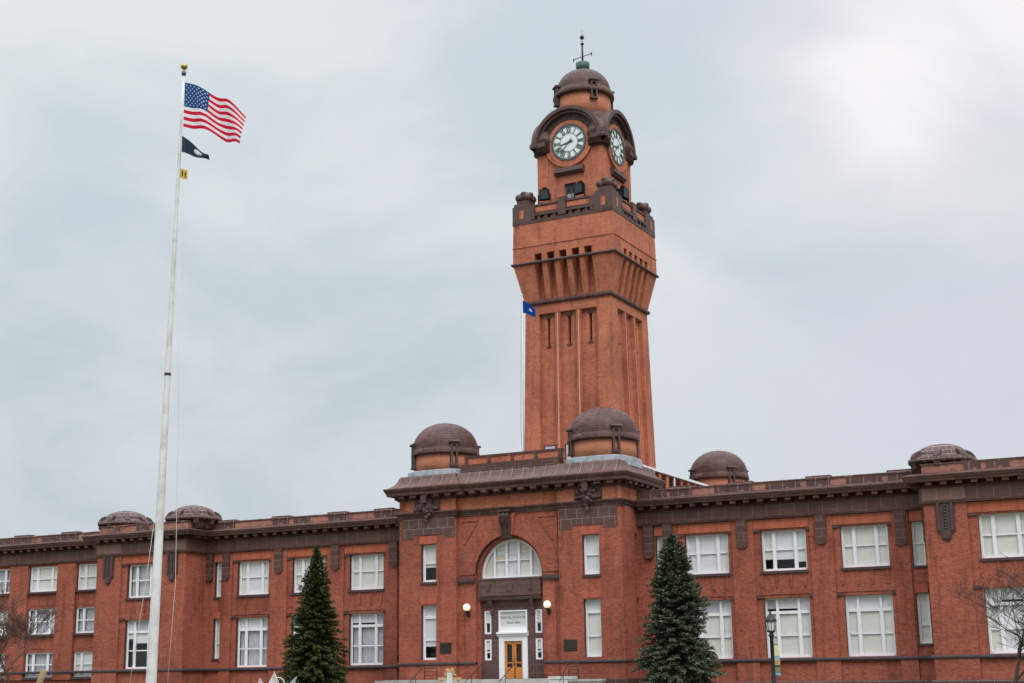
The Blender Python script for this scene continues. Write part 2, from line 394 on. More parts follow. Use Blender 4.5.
# --- windows ---------------------------------------------------------------
def put_window(meshes, x, d, z, origin=(0, 0), flip=None):
    """meshes: list of (name, mesh); the first one is the frame and parents the others"""
    root = None
    for i, (nm, me) in enumerate(meshes):
        o = bpy.data.objects.new(nm, me); COL.objects.link(o)
        if i == 0:
            o.parent = BLD; o.location = (x, -d, z+H); root = o
            if flip is not None: o.rotation_euler = (0, 0, flip)
        else: o.parent = root
    return root
def mesh_of(b, name, mats):
    if name != 'pane': bmesh.ops.recalc_face_normals(b.bm, faces=b.bm.faces)
    bmesh.ops.translate(b.bm, verts=b.bm.verts, vec=(0, 0, -H))
    me = bpy.data.meshes.new(name); b.bm.to_mesh(me); b.bm.free()
    for q in mats: me.materials.append(q)
    return me
def window_meshes(w, h, cols, transom=None, rail=.5, sill=True, fw=.13, mw=.17, seed=0, look='mixed', sw=.14):
    """w wide, h high, origin at bottom centre of the frame face; cols: mullion positions as fractions"""
    rnd = random.Random(seed)
    b = MB(); x0, x1 = -w/2, w/2
    b.box(x0, x0+fw, -.12, 0, 0, h); b.box(x1-fw, x1, -.12, 0, 0, h)
    b.box(x0+fw, x1-fw, -.12, 0, h-fw, h); b.box(x0+fw, x1-fw, -.12, .03, 0, fw*1.15)
    edges = [x0+fw]; 
    for c in cols:
        xc = x0+w*c; b.box(xc-mw/2, xc+mw/2, -.11, .015, fw*1.15, h-fw); edges += [xc-mw/2, xc+mw/2]
    edges.append(x1-fw); bays = list(zip(edges[::2], edges[1::2]))
    top = h-fw; zt = None
    if transom:
        zt = h*transom; 
        for a, c in bays: b.box(a, c, -.11, .008, zt-.10, zt+.10)
    lo = fw*1.15; hi = (zt-.10) if zt else top
    mid = lo+(hi-lo)*rail
    for a, c in bays:
        b.box(a, c, -.10, -.02, mid-.045, mid+.045)
        for q0, q1, back in ((lo, mid-.045, -.075), (mid+.045, hi, -.045)):      # thin sash stiles
            b.box(a, a+.045, -.10, back+.03, q0, q1); b.box(c-.045, c, -.10, back+.03, q0, q1)
    frame = mesh_of(b, 'window', [WHITE])
    b = MB()
    for a, c in bays:
        # each light sits at a hair's difference of angle, as old sashes do
        k1, k2 = rnd.uniform(-.008, .008), rnd.uniform(-.008, .008)
        b.face([(a, -.085+k1, lo), (c, -.085-k1, lo), (c, -.085-k1+k2, mid), (a, -.085+k1+k2, mid)])
        b.face([(a, -.07+k2, mid), (c, -.07-k2, mid), (c, -.07+k1, hi), (a, -.07+k1, hi)])
        if zt: b.face([(a, -.06, zt+.1), (c, -.06, zt+.1), (c, -.06+k1, top), (a, -.06+k1, top)])
    pane = mesh_of(b, 'pane', [GLASS])
    b = MB()
    for i, (a, c) in enumerate(bays):
        r = rnd.random()
        if look == 'closed': bot, mt = lo, rnd.choice((0, 0, 1))
        elif look == 'curtain': bot, mt = lo, 2
        elif look == 'open': bot, mt = mid+(hi-mid)*rnd.uniform(.1, .8), 1
        elif look == 'half': bot, mt = mid-(mid-lo)*rnd.uniform(0, .6), rnd.choice((0, 1))
        else:
            bot, mt = (lo, 0) if r < .45 else (lo+(mid-lo)*rnd.uniform(0, .95), rnd.choice((0, 1, 1, 3))) if r < .8 else (lo, 2)
        if mt == 2:        # hanging cloth in soft folds
            n = 12; pts = [(a+(c-a)*k/n, -.26+.025*math.sin(k*2.4+i)) for k in range(n+1)]
            for (p, d1), (q, d2) in zip(pts, pts[1:]): b.face([(p, d1, lo), (q, d2, lo), (q, d2, hi), (p, d1, hi)], 2)
        else:
            b.box(a-.03, c+.03, -.145, -.135, bot, hi, mt)
            b.box(a-.03, c+.03, -.15, -.125, bot-.04, bot, mt)
        if zt: b.box(a-.03, c+.03, -.145, -.135, zt+.1+(top-zt-.1)*rnd.choice((0, 0, .2)), top, rnd.choice((1, 2, 1)))
    blind = mesh_of(b, 'blind', BLINDS)
    res = [('window', frame), ('pane', pane), ('blind', blind)]
    if sill:
        b = MB(); b.prof([(-.1, -.19), (.40, -.19), (.40, -.03), (-.1, 0)], x0-sw, x1+sw)
        res.append(('sill', mesh_of(b, 'sill', [SILL])))
    return res

def piece(name, mats, fn, parent=None, at=None):
    b = MB(); fn(b); P = [v.co for v in b.bm.verts]
    o_ = at or (sum(p.x for p in P)/len(P), sum(p.y for p in P)/len(P), min(p.z for p in P))
    return b.build(name, mats, parent or BLD, origin=tuple(o_))
def pbox(name, mats, *a): return piece(name, mats, lambda b: b.box(*a))
# --- wall levels
ZB, ZT = -1.65, 12.0
PL = .42            # pilaster face of the wings; recess face .28; frames at 0
bays = [14.05, 19.55, 25.05]
pils = [11.3, 16.8, 22.3, 27.8]
UB, UT, LB, LT = 6.49, 9.225, .734, 4.68
wallb = MB(); sillc = MB(); plinth = MB()
WW, WO = 3.18, .08        # width and offset of the wide windows; the reveal hides a strip of each
def wing(sg):
    def X(a, b): return (a, b) if sg > 0 else (-b, -a)
    holes = []
    for c in bays: x = sg*c+WO; holes += [(x-WW/2+.01, x+WW/2-.01, UB, UT), (x-WW/2+.01, x+WW/2-.01, LB, LT)]
    for c, hw in ((10.65, .30), (28.55, .34)): holes += [(sg*c-hw+WO-.08, sg*c+hw+WO+.08, 6.42, 9.27), (sg*c-hw+WO-.08, sg*c+hw+WO+.08, 1.46, 4.64)]
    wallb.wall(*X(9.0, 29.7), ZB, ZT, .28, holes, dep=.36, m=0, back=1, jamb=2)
    for p in pils:
        hw = .78
        if p > 27: a, e = p-.78, p+.3
        elif p < 12: a, e = p-.25, p+.78
        else: a, e = p-hw, p+hw
        wallb.box(*X(a, e), .285, PL, .69, 10.06)
        wallb.box(*X(a-.02, e+.02), .285, PL+.03, ZB, .47)
    tongues = [11.35, 16.8, 22.3, 27.62, 9.9, 29.35]
    for c in tongues:
        hw = .36 if c not in (29.35,) else .30
        z0 = 8.12 if c > 11 and c < 27 else 7.75
        a = sg*c; pts = [(a-hw, 10.05), (a-hw, z0+.18)]+[(a-hw*math.cos(t), z0+.18-.2*math.sin(t)) for t in [math.pi*k/8 for k in range(1, 8)]]+[(a+hw, z0+.18), (a+hw, 10.05)]
        piece('pilaster_ornament', TERRAV, lambda b: b.prism(pts, .30, PL+.13))
    for c in bays:
        pbox('soldier_course', BRICKL, *X(c-1.96, c+1.96), .29, .36, 9.34, 9.98)
        for q0, q1 in ((sg*c-1.965, sg*c+WO-WW/2-.01), (sg*c+WO+WW/2+.01, sg*c+1.965)):
            for z0, z1 in ((9.14, 9.30), (4.66, 4.86)): pbox('lintel_block', CARV, q0, q1, .285, .40, z0, z1)
        for q in (-1.5, -.5, .5, 1.5): wallb.box(*X(c+q-.07, c+q+.07), .285, .335, 5.35, 6.28)
        wallb.box(*X(c-1.955, c+1.955), .285, .33, 4.90, 5.10)
    for c in (10.65, 28.55):
        x = sg*c+WO
        pbox('soldier_course', BRICKL, x-.40, x+.40, .29, .35, 9.30, 9.96); pbox('soldier_course', BRICKM, x-.40, x+.40, .285, .34, 4.68, 5.2)
        for z0 in (6.27, 1.31): pbox('slit_sill', SILL, x-.48, x+.48, .285, .38, z0, z0+.14)
wing(1); wing(-1)

PIERB = masonry('pale_terracotta_pier', (.235, .125, .108), (.20, .105, .09), (.34, .24, .21), .86, 2.6, .016, rough=.55, mott=.4)
# end pavilions
EP = 2.95
def endpav(sg):
    def X(a, b): return (a, b) if sg > 0 else (-b, -a)
    c = 34.45
    x = sg*c+WO; holes = [(x-WW/2+.01, x+WW/2-.01, UB, UT), (x-WW/2+.01, x+WW/2-.01, LB, LT)]
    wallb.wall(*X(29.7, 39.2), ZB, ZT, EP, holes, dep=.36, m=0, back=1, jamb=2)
    for q0, q1 in ((29.695, 32.35), (36.55, 39.205)):
        wallb.box(*X(q0, q1), EP+.005, EP+.16, .69, 10.06); wallb.box(*X(q0-.02, q1+.02), EP+.005, EP+.19, ZB, .47)
        pbox('pier_block', PIERB, *X(q0+.02, q1-.02), EP+.245, EP+.275, 10.24, 10.98)
        m = (q0+q1)/2; a = sg*m; tongue = MB()
        tongue.prism([(a-.58, 10.05), (a-.58, 8.25), (a-.30, 8.05), (a-.26, 7.78), (a, 7.62), (a+.26, 7.78), (a+.30, 8.05), (a+.58, 8.25), (a+.58, 10.05)], EP+.17, EP+.24)
        for k in (-.42, .42): tongue.box(a+k-.08, a+k+.08, EP+.24, EP+.33, 8.3, 10.05)
        for k in range(9): tongue.ball((a, -(EP+.26), 9.85-k*.2), .11, seg=8, rings=6, sc=(1, .7, .8))
        tongue.prism([(a-.3, 8.22), (a-.18, 7.8), (a+.18, 7.8), (a+.3, 8.22)], EP+.24, EP+.34)
        tongue.build('pilaster_ornament', CARV, BLD, origin=(a, -EP, 7.6+H))
    pbox('soldier_course', BRICKL, *X(c-2.08, c+2.08), EP+.01, EP+.07, 9.34, 9.98)
    for q0, q1 in ((sg*c-2.09, sg*c+WO-WW/2-.01), (sg*c+WO+WW/2+.01, sg*c+2.09)):
        for z0, z1 in ((9.14, 9.30), (4.66, 4.86)): pbox('lintel_block', CARV, q0, q1, EP+.005, EP+.12, z0, z1)
    for q in (-1.5, -.5, .5, 1.5): wallb.box(*X(c+q-.07, c+q+.07), EP+.005, EP+.055, 5.35, 6.28)
    # returns
    for x, s in ((29.7, -1), (39.2, 1)):
        n = (s*sg, 0)
        wallb.frame((sg*x, 0), (0, 1), n)
        wallb.wall(-EP, -.28 if x < 30 else 14, ZB, ZT, 0, [], m=0)
        wallb.frame()
endpav(1); endpav(-1)

# three-storey stretch on the far left
tri = [-42.5-5.7*k for k in range(6)]
rows3 = ((.17, 2.3), (3.87, 6.1), (7.6, 9.82))
holes = [(c-1.725, c+1.725, z0, z1) for c in tri for z0, z1 in rows3]
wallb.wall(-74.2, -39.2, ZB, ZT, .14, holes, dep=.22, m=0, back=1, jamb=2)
for c in tri:
    wallb.box(c-2.85-1.1, c-2.85+1.1, .145, .32, -.06, 9.98)
    for z0, z1 in ((2.62, 3.62), (6.35, 7.33)):
        for q in ((c-1.5, c+1.5, z0, z0+.07), (c-1.5, c+1.5, z1-.07, z1)): wallb.box(q[0], q[1], .145, .18, q[2], q[3])
        for q in (-1.5, -.45, .6, 1.43): wallb.box(c+q, c+q+.07, .145, .177, z0+.07, z1-.07)
wallb.frame((-74.2, 0), (0, 1), (-1, 0)); wallb.wall(-.14, 14, ZB, ZT, 0, [], m=0); wallb.frame()
wallb.face([(-74.2, -14, ZB), (-9, -14, ZB), (-9, -14, ZT), (-74.2, -14, ZT)]); wallb.face([(9, -14, ZB), (39.2, -14, ZB), (39.2, -14, ZT), (9, -14, ZT)])
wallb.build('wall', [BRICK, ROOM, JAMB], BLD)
b = MB(); b.face([(-74.2, .14, 12.0), (-9, .14, 12.0), (-9, -14, 12.0), (-74.2, -14, 12.0)]); b.face([(9, .28, 12.0), (39.2, .28, 12.0), (39.2, -14, 12.0), (9, -14, 12.0)])
b.face([(-39.2, EP, 12.0), (-29.7, EP, 12.0), (-29.7, .14, 12.0), (-39.2, .14, 12.0)]); b.face([(29.7, EP, 12.0), (39.2, EP, 12.0), (39.2, .28, 12.0), (29.7, .28, 12.0)])
b.build('flat_roof', ROOF, BLD)

# --- wing cornices: frieze, string, brackets, corona, parapet
fz = .30
PATHL = [(-74.2, -fz+.14), (-39.2, -fz+.14), (-39.2, -EP-.05), (-29.7, -EP-.05), (-29.7, -fz), (-9.05, -fz)]
PATHR = [(9.05, -fz), (29.7, -fz), (29.7, -EP-.05), (39.2, -EP-.05), (39.2, 14)]
fri = MB(); cor = MB(); par = MB(); cop = MB()
for path in (PATHL, PATHR):
    fri.sweep(path, [(-.2, 10.21), (.19, 10.21), (.19, 11.0), (-.2, 11.0)])
    cor.sweep(path, [(-.2, 10.04), (.27, 10.04), (.30, 10.13), (.22, 10.21), (-.2, 10.21)])
    cor.sweep(path, [(-.2, 11.0), (.26, 11.0), (.34, 11.09), (-.2, 11.09)])
    cor.along(path, .98, .40, .2, .80, 11.09, 11.36, end=.55, sl=.05)
    cor.sweep(path, [(-.2, 11.36), (.90, 11.36), (.92, 11.46), (.94, 11.50), (1.05, 11.70), (1.05, 11.76), (.66, 11.86), (.05, 12.0), (-.2, 12.0)])
    par.sweep(path, [(-.42, 12.0), (-.03, 12.0), (-.03, 12.50), (-.42, 12.50)])
    cop.sweep(path, [(-.50, 12.50), (.04, 12.50), (.04, 12.60), (-.50, 12.60)])
# dark blocks that break up the brick parapet
blocks = [(c, .80) for c in pils[1:]+[12.4]]
for sg in (1, -1):
    for c, hw in blocks: piece('parapet_block', TERRAW, lambda b: (b.box(sg*c-hw, sg*c+hw, fz-.45, fz+.05, 12.0, 12.47), b.box(sg*c-hw-.05, sg*c+hw+.05, fz-.54, fz+.11, 12.47, 12.72)))
    for a, e in ((9.05, 11.6), (14.9, 16.0), (18.6, 21.5), (24.2, 27.0)) if sg > 0 else ((9.05, 12.0), (27.2, 29.6), (19.4, 21.0)): pbox('parapet_block', TERRAW, *sorted((sg*a, sg*e)), fz-.44, fz+.01, 12.004, 12.46)
    for c, hw in ((34.45, .7), (37.3, .3), (32.9, .5)): pbox('parapet_block', TERRAW, sg*c-hw, sg*c+hw, EP-.40, EP+.10, 12.004, 12.48)
for k in range(6):
    c = -45.35-5.7*k; piece('parapet_block', TERRAW, lambda b: (b.box(c-1.0, c+1.0, fz-.6, fz-.09, 12.0, 12.48), b.box(c-.95, c+.95, fz-.66, fz-.03, 12.48, 12.74)))
    pbox('parapet_block', TERRAW, c-3.4, c-1.0, fz-.59, fz-.12, 12.004, 12.47)
fri.build('frieze', TERRAP, BLD); cor.build('cornice', TERRA, BLD); par.build('parapet', masonry('brick_parapet', (.40, .165, .118), (.30, .115, .082), (.36, .24, .20), .3, .15, .012, spot=(.12, .07, .062)), BLD); cop.build('coping', TERRAW, BLD)
# sill course and plinth round the wings
s_path = ([(-74.2, -.16), (-39.2, -.16), (-39.2, -EP-.02), (-29.7, -EP-.02), (-29.7, -.3), (-9.05, -.3)], [(9.05, -.3), (29.7, -.3), (29.7, -EP-.02), (39.2, -EP-.02), (39.2, 14)])
for p in s_path:
    sillc.sweep(p, [(-.1, .47), (.20, .47), (.24, .53), (.24, .62), (.17, .69), (-.1, .69)])
    plinth.sweep(p, [(-.1, ZB), (.30, ZB), (.30, -.88), (.22, -.80), (-.1, -.80)])

# --- central block ----------------------------------------------------------
PD, CD = 3.33, 3.02           # pier face and set-back middle face
PX, CX = 9.05, 4.18
cw = MB(); cc = MB()
PU, PU2, PLo, PL2 = 6.626, 9.357, .993, 4.918
for s in (-1, 1):
    a, e = (CX, PX) if s > 0 else (-PX, -CX)
    x = s*6.594+WO; holes = [(x-.64, x+.64, PU, PU2), (x-.64, x+.64, PLo, PL2)]
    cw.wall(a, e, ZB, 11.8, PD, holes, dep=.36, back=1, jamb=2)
    cw.frame((s*CX, 0), (0, 1), (-s, 0)); cw.wall(-PD, -CD, ZB, 11.8, 0, []); cw.frame()
    # side of the block, with slender slit openings near the angle
    cw.frame((s*PX, 0), (0, 1), (s, 0))
    cw.wall(-PD, 3.0, ZB, 11.8, 0, [(-.95, -.45, 7.45, 9.55), (-.95, -.45, 1.6, 5.0)], dep=.5, back=1)
    cw.box(-PD+.35, -PD+1.55, .004, .08, .69, 11.3); cw.box(-.38, -.26, .004, .10, .69, 11.3)
    cw.frame()
    # terracotta block patch with two lower ends
    x0, x1 = (CX+.10, PX-.30) if s > 0 else (-PX+.30, -CX-.10)
    def patch_(b):
        b.box(x0, x1, PD+.004, PD+.05, 10.34, 11.30); b.box(x0, x0+.95, PD+.004, PD+.05, 9.86, 10.337); b.box(x1-1.05, x1, PD+.004, PD+.05, 9.86, 10.337)
        b.box(x0+.953, x1-1.053, PD+.004, PD+.046, 10.08, 10.337)
    piece('block_panel', TERRAB, patch_)
    pbox('soldier_course', BRICKM, x-.78, x+.78, PD+.004, PD+.042, 9.42, 9.98); pbox('soldier_course', BRICKM, x-.72, x+.72, PD+.004, PD+.038, 5.02, 5.50)
    piece('brick_keystone', BRICKM, lambda b: b.prism([(x-.14, 5.52), (x-.12, 5.9), (x+.12, 5.9), (x+.14, 5.52)], PD+.004, PD+.055))
# middle wall with the arched doorway opening: built around a half-round hole
AR, AZ, AW = 2.74, 7.0, 2.74
cw.face([(-CX, CD, ZB), (-AW, CD, ZB), (-AW, CD, AZ), (-CX, CD, AZ)]); cw.face([(AW, CD, ZB), (CX, CD, ZB), (CX, CD, AZ), (AW, CD, AZ)])
n = 36
for i in range(n):
    a0, a1 = math.pi*i/n, math.pi*(i+1)/n
    def edge(a):
        c, q = math.cos(a), math.sin(a); k = min(CX/abs(c) if abs(c) > 1e-6 else 1e9, (11.8-AZ)/q if q > 1e-6 else 1e9); return (c*k, q*k)
    p0, p1 = edge(a0), edge(a1)
    pts = [(AR*math.cos(a0), CD, AZ+AR*math.sin(a0)), (p0[0], CD, AZ+p0[1])]
    cr = math.atan2(11.8-AZ, CX)
    for cang, cxx in ((cr, CX), (math.pi-cr, -CX)):
        if a0 < cang < a1: pts.append((cxx, CD, 11.8))
    pts += [(p1[0], CD, AZ+p1[1]), (AR*math.cos(a1), CD, AZ+AR*math.sin(a1))]
    cw.face(pts)
    cw.face([(AR*math.cos(a0), CD, AZ+AR*math.sin(a0)), (AR*math.cos(a1), CD, AZ+AR*math.sin(a1)), (AR*math.cos(a1), 2.2, AZ+AR*math.sin(a1)), (AR*math.cos(a0), 2.2, AZ+AR*math.sin(a0))], 2)
for s in (-1, 1): cw.face([(s*AW, CD, ZB), (s*AW, 2.0, ZB), (s*AW, 2.0, AZ), (s*AW, CD, AZ)])
cw.ring(0, AZ, 2.50, 2.745, 0, math.pi, 2.2, 2.72, seg=44)
for s in (-1, 1): cw.box(*sorted((s*2.52, s*2.737)), 2.0, 2.72, ZB, AZ)
# brick ring of the arch, a little proud, and the outlined spandrel triangles
cw.ring(0, AZ, AR+.012, AR+1.30, 0, math.pi, CD+.004, CD+.075, seg=48)
for s in (-1, 1):
    cw.box(s*3.95-.05, s*3.95+.05, CD+.004, CD+.07, 9.0, 11.0); cw.box(*sorted((s*3.9, s*2.45)), CD+.004, CD+.068, 10.9, 11.0)
    pp = [(s*3.72, 9.25), (s*3.62, 9.20), (s*2.5, 10.78), (s*2.62, 10.86)]; cw.prism(pp if s < 0 else pp[::-1], CD+.004, CD+.066)
    cw.box(s*3.72-.06, s*3.72+.06, CD+.004, CD+.08, 1.3, 4.3)
# brick frieze over the belt
FRZ = MB()
front = [(-PX, 3.0), (-PX, -PD), (-CX, -PD), (-CX, -CD), (CX, -CD), (CX, -PD), (PX, -PD), (PX, 3.0)]
FRZ.sweep(front, [(-.6, 11.7), (0.01, 11.7), (0.01, 13.1), (-.6, 13.1)])
FRZ.build('brick_frieze', BRICKT, BLD)
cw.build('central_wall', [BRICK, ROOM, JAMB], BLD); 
# belt, brackets, corona, flared roof
cc.sweep(front, [(-.3, 11.30), (.08, 11.30), (.08, 11.42), (.14, 11.44), (.14, 11.56), (.26, 11.62), (.32, 11.72), (.26, 11.80), (-.3, 11.80)])
cc.sweep(front, [(-.3, 12.68), (.10, 12.68), (.18, 12.80), (-.3, 12.80)])
straight = [(-PX, 3.0), (-PX, -PD), (PX, -PD), (PX, 3.0)]
cc.along(straight, 1.0, .46, -.3, .62, 12.80, 13.05, end=.5, sl=.02)
cc.sweep(front, [(-.3, 13.05), (.70, 13.05), (.74, 13.15), (.76, 13.26), (.86, 13.40), (.92, 13.55), (.90, 13.62), (-.3, 13.66)])
cc.build('cornice', TERRA, BLD)
rf = MB()
flare = [(.88, 13.62), (.66, 13.68), (.45, 13.80), (.26, 13.98), (.12, 14.20), (.02, 14.44), (-.04, 14.56), (-1.2, 14.62), (-1.2, 13.62)]
rf.sweep(front, flare, 0)
# raised joints of the flared tiles
def ribs(path, spacing):
    for a, e in zip(path, path[1:]):
        a, e = Vector(a), Vector(e); ln = (e-a).length; t = (e-a)/ln
        if ln < 1: continue
        k = round(ln/spacing); rf.frame(tuple(a), tuple(t), (t.y, -t.x))
        for i in range(k+1):
            q = .12+(ln-.24)*i/k; P = flare[:7]
            poly = [(d+.02, z+.025) for d, z in P]+[(d-.03, z-.03) for d, z in reversed(P)]
            rf.prof(poly, q-.028, q+.028, 1)
        rf.frame()
ribs(front, .93)
rf.build('flared_roof', [TILER, JOINT], BLD)
# roof deck, mid step and parapet between the domes
md = MB()
md.box(-8.9, 8.9, -1.5, 2.4, 14.0, 14.55); md.box(-7.5, 7.5, -30, -1.5, 14.0, 14.54)
md.build('roof_deck', ROOF, BLD)
md = MB(); md.box(-4.05, 4.05, 1.9, 2.75, 14.56, 15.18); md.box(-4.05, 4.05, 1.80, 2.2, 15.74, 15.90); 
for q in (-3.9, -1.95, 0, 1.95, 3.9): md.box(q-.13, q+.13, 1.95, 2.2, 15.18, 15.74)
md.build('parapet', TERRA, BLD)
md = MB(); md.box(-3.77, 3.77, 1.85, 2.14, 15.18, 15.74); md.build('parapet_brick', BRICKT, BLD)
# keystone console
k = MB(); k.prof([(CD-.2, 9.55), (CD+.28, 9.55), (CD+.34, 9.9), (CD+.42, 10.3), (CD+.62, 10.7), (CD+.74, 11.1), (CD+.62, 11.38), (CD-.2, 11.38)], -.40, .40)
for u in (-.33, 0, .33): k.prof([(CD+.25, 9.7), (CD+.40, 9.8), (CD+.52, 10.3), (CD+.72, 10.75), (CD+.80, 11.1), (CD+.68, 11.36), (CD+.25, 11.36)], u-.05, u+.05)
k.box(-.5, .5, CD-.1, CD+.8, 11.38, 11.5)
k.build('keystone', CARV, BLD)
k = MB(); k.prism([(-.46, 9.72), (.46, 9.72), (.66, 11.3), (-.66, 11.3)], CD+.004, CD+.30); k.build('keystone_surround', BRICKL, BLD)
# carved cartouches
for s in (-1, 1):
    x = s*6.6; k = MB(); k.box(x-1.08, x+1.08, PD+.02, PD+.10, 11.82, 12.68)
    k.box(x-.2, x+.2, PD+.1, PD+.70, 12.40, 12.98); k.box(x-.34, x+.34, PD+.1, PD+.42, 12.25, 12.5)
    rnd = random.Random(3+s)
    for q in range(46):        # tangled leaf and scroll carving
        a = rnd.uniform(0, 2*math.pi); r = rnd.random()**.6
        dx, dz = r*math.cos(a)*.98, r*math.sin(a)*.78
        if dz < -.1: dx *= .75+.9*max(-.5, dz)
        k.ball((x+dx, -(PD+.14+.22*(1-r)+rnd.uniform(0, .10)), 12.0+dz), rnd.uniform(.09, .19), seg=7, rings=5, sc=(rnd.uniform(.7, 1.5), .8, rnd.uniform(.6, 1.4)))
    for q in (-1, 1):
        for t in range(7): k.ball((x+q*(.35+.10*t), -(PD+.24), 12.62-.10*t-.25*math.sin(t*.5)), .11, seg=7, rings=5)
    k.ball((x, -(PD+.36), 11.85), .25, seg=10, rings=7, sc=(1.1, .6, 1.1)); k.ball((x, -(PD+.26), 11.12), .15, seg=8, rings=6, sc=(.9, .8, 1.5))
    k.build('cartouche', CARV, BLD)
# impost bands
for s in (-1, 1): piece('impost', CARV, lambda b: (b.box(*sorted((s*2.745, s*4.17)), CD+.004, CD+.13, 6.42, 6.52), b.box(*sorted((s*2.745, s*4.17)), CD+.004, CD+.18, 6.52, 6.76)))
# sill course, plinth of the block
for p in (front[:4]+[(-2.74, -CD)], [(2.74, -CD)]+front[4:]): sillc.sweep(p, [(-.2, .60), (.07, .60), (.11, .65), (.11, .74), (.05, .80), (-.2, .80)])
plinth.sweep([(4.3, -PD), (PX, -PD), (PX, 3)], [(-.1, ZB), (.12, ZB), (.12, -.52), (.08, -.46), (-.1, -.46)])
plinth.sweep([(-PX, 3), (-PX, -PD), (-4.3, -PD)], [(-.1, ZB), (.12, ZB), (.12, -.52), (.08, -.46), (-.1, -.46)])
sillc.build('sill_course', SILL, BLD); plinth.build('plinth', TERRA, BLD)

TERRAE = masonry('terracotta_entrance', (.118, .064, .058), (.100, .055, .050), (.165, .115, .105), .6, .36, .012, rough=.5, mott=.45)
# entrance bay inside the arch: terracotta surround, hood, door, transom, sidelights
GD = 2.42
e = MB()
def quadbox(x0, x1, z0, z1, d0=2.05, d1=GD, m=0): e.box(x0, x1, d0, d1, z0, z1, m)
for s in (-1, 1):
    X = lambda a, c: sorted((s*a, s*c))
    quadbox(*X(1.16, 1.78), -.4, 4.72); quadbox(*X(2.34, 2.515), -.4, 4.72); quadbox(*X(1.78, 2.34), 4.40, 4.72); quadbox(*X(1.78, 2.34), 2.38, 2.75); quadbox(*X(1.78, 2.34), -.9, .90)
    e.prof([(GD, 4.05), (GD+.12, 4.15), (GD+.16, 4.55), (GD+.42, 4.95), (GD+.42, 5.12), (GD, 5.12)], s*1.66-.14, s*1.66+.14)
    e.box(s*1.68-.1, s*1.68+.1, CD-.02, CD+.03, 5.8, 6.4)
quadbox(-1.16, 1.16, 4.40, 4.72)
e.box(-2.515, 2.515, 2.05, GD+.06, 4.72, 5.12)
e.sweep([(-2.51, -GD), (2.51, -GD)], [(-.2, 5.12), (.45, 5.12), (.56, 5.22), (.60, 5.34), (-.2, 5.40)])
e.box(-2.515, 2.515, 2.05, CD-.06, 5.40, 6.58); e.box(-.25, .25, CD-.06, CD-.02, 5.75, 6.4)
e.box(-2.515, 2.515, 2.05, CD-.02, 6.58, 6.69)
e.box(-1.9, 1.9, GD+.005, GD+.08, 4.80, 4.88)
e.build('entrance_surround', TERRAE, BLD)
dk = MB(); dk.face([(-2.51, 1.9, -1), (2.51, 1.9, -1), (2.51, 1.9, 9.6), (-2.51, 1.9, 9.6)]); dk.build('entrance_back', ROOM, BLD)
# arched window
aw = MB(); GZ = 6.69; AP = 2.46
aw.ring(0, AZ, AP-.15, AP+.04, 0, math.pi, 2.22, 2.36, seg=44)
aw.box(-AP-.02, AP+.02, 2.22, 2.40, GZ, GZ+.17); 
for s in (-1, 1): aw.box(s*(AP-.055)-.095, s*(AP-.055)+.095, 2.22, 2.36, GZ+.17, AZ)
for x in (-1.48, -.5, .5, 1.48): aw.box(x-.085, x+.085, 2.23, 2.37, GZ+.17, AZ+math.sqrt((AP-.1)**2-x*x))
for x0, x1 in ((-1.395, -.585), (-.415, .415), (.585, 1.395)): aw.box(x0, x1, 2.25, 2.34, 7.95, 8.02)
aw = aw.build('arched_window', WHITE, BLD)
p = MB(); p.disc(0, AZ, AP-.1, 0, math.pi, 2.28); p.face([(-AP+.1, 2.28, GZ+.1), (AP-.1, 2.28, GZ+.1), (AP-.1, 2.28, AZ), (-AP+.1, 2.28, AZ)]); p.build('pane', GLASS, aw)
p = MB(); p.disc(0, AZ, 2.44, 0, math.pi, 2.13, 0); p.box(-2.44, 2.44, 2.12, 2.13, GZ+.05, AZ, 0)
for i, (x0, x1) in enumerate(((-2.36, -1.57), (-1.40, -.58), (-.42, .42), (.58, 1.40), (1.57, 2.36))):
    if 0 < i < 4:
        p.box(x0, x1, 2.16, 2.175, GZ+.1, 7.95, (0, 0, 1, 0, 0)[i])
        for q in range(4): p.box(x0, x1, 2.15, 2.16, 8.02+q*.36, 8.02+q*.36+.31, (0, 3, 1, 0)[(q+i) % 4] if i != 2 else 1)
p.build('blind', BLINDS, aw)
# door
fr = MB()
for s in (-1, 1): fr.box(*sorted((s*.74, s*1.155)), GD-.25, GD+.05, -.42, 2.55); fr.box(*sorted((s*.80, s*1.09)), GD+.05, GD+.09, -.42, 2.5)
fr.box(-.74, .74, GD-.25, GD+.04, 2.22, 2.55); fr.prof([(GD-.25, 2.55), (GD+.12, 2.55), (GD+.16, 2.68), (GD+.30, 2.74), (GD+.30, 2.84), (GD+.1, 2.88), (GD-.25, 2.88)], -1.25, 1.25)
fr.box(-1.155, 1.155, GD-.25, GD+.06, 2.88, 3.22)
for s in (-1, 1): fr.box(*sorted((s*1.03, s*1.155)), GD-.2, GD+.05, 3.22, 4.40)
fr.box(-1.03, 1.03, GD-.2, GD+.05, 4.30, 4.40)
door = fr.build('door_frame', WHITE, BLD)
tp = MB(); tp.box(-1.03, 1.03, GD-.16, GD-.10, 3.22, 4.30); tp.build('transom_panel', SIGNP, door)
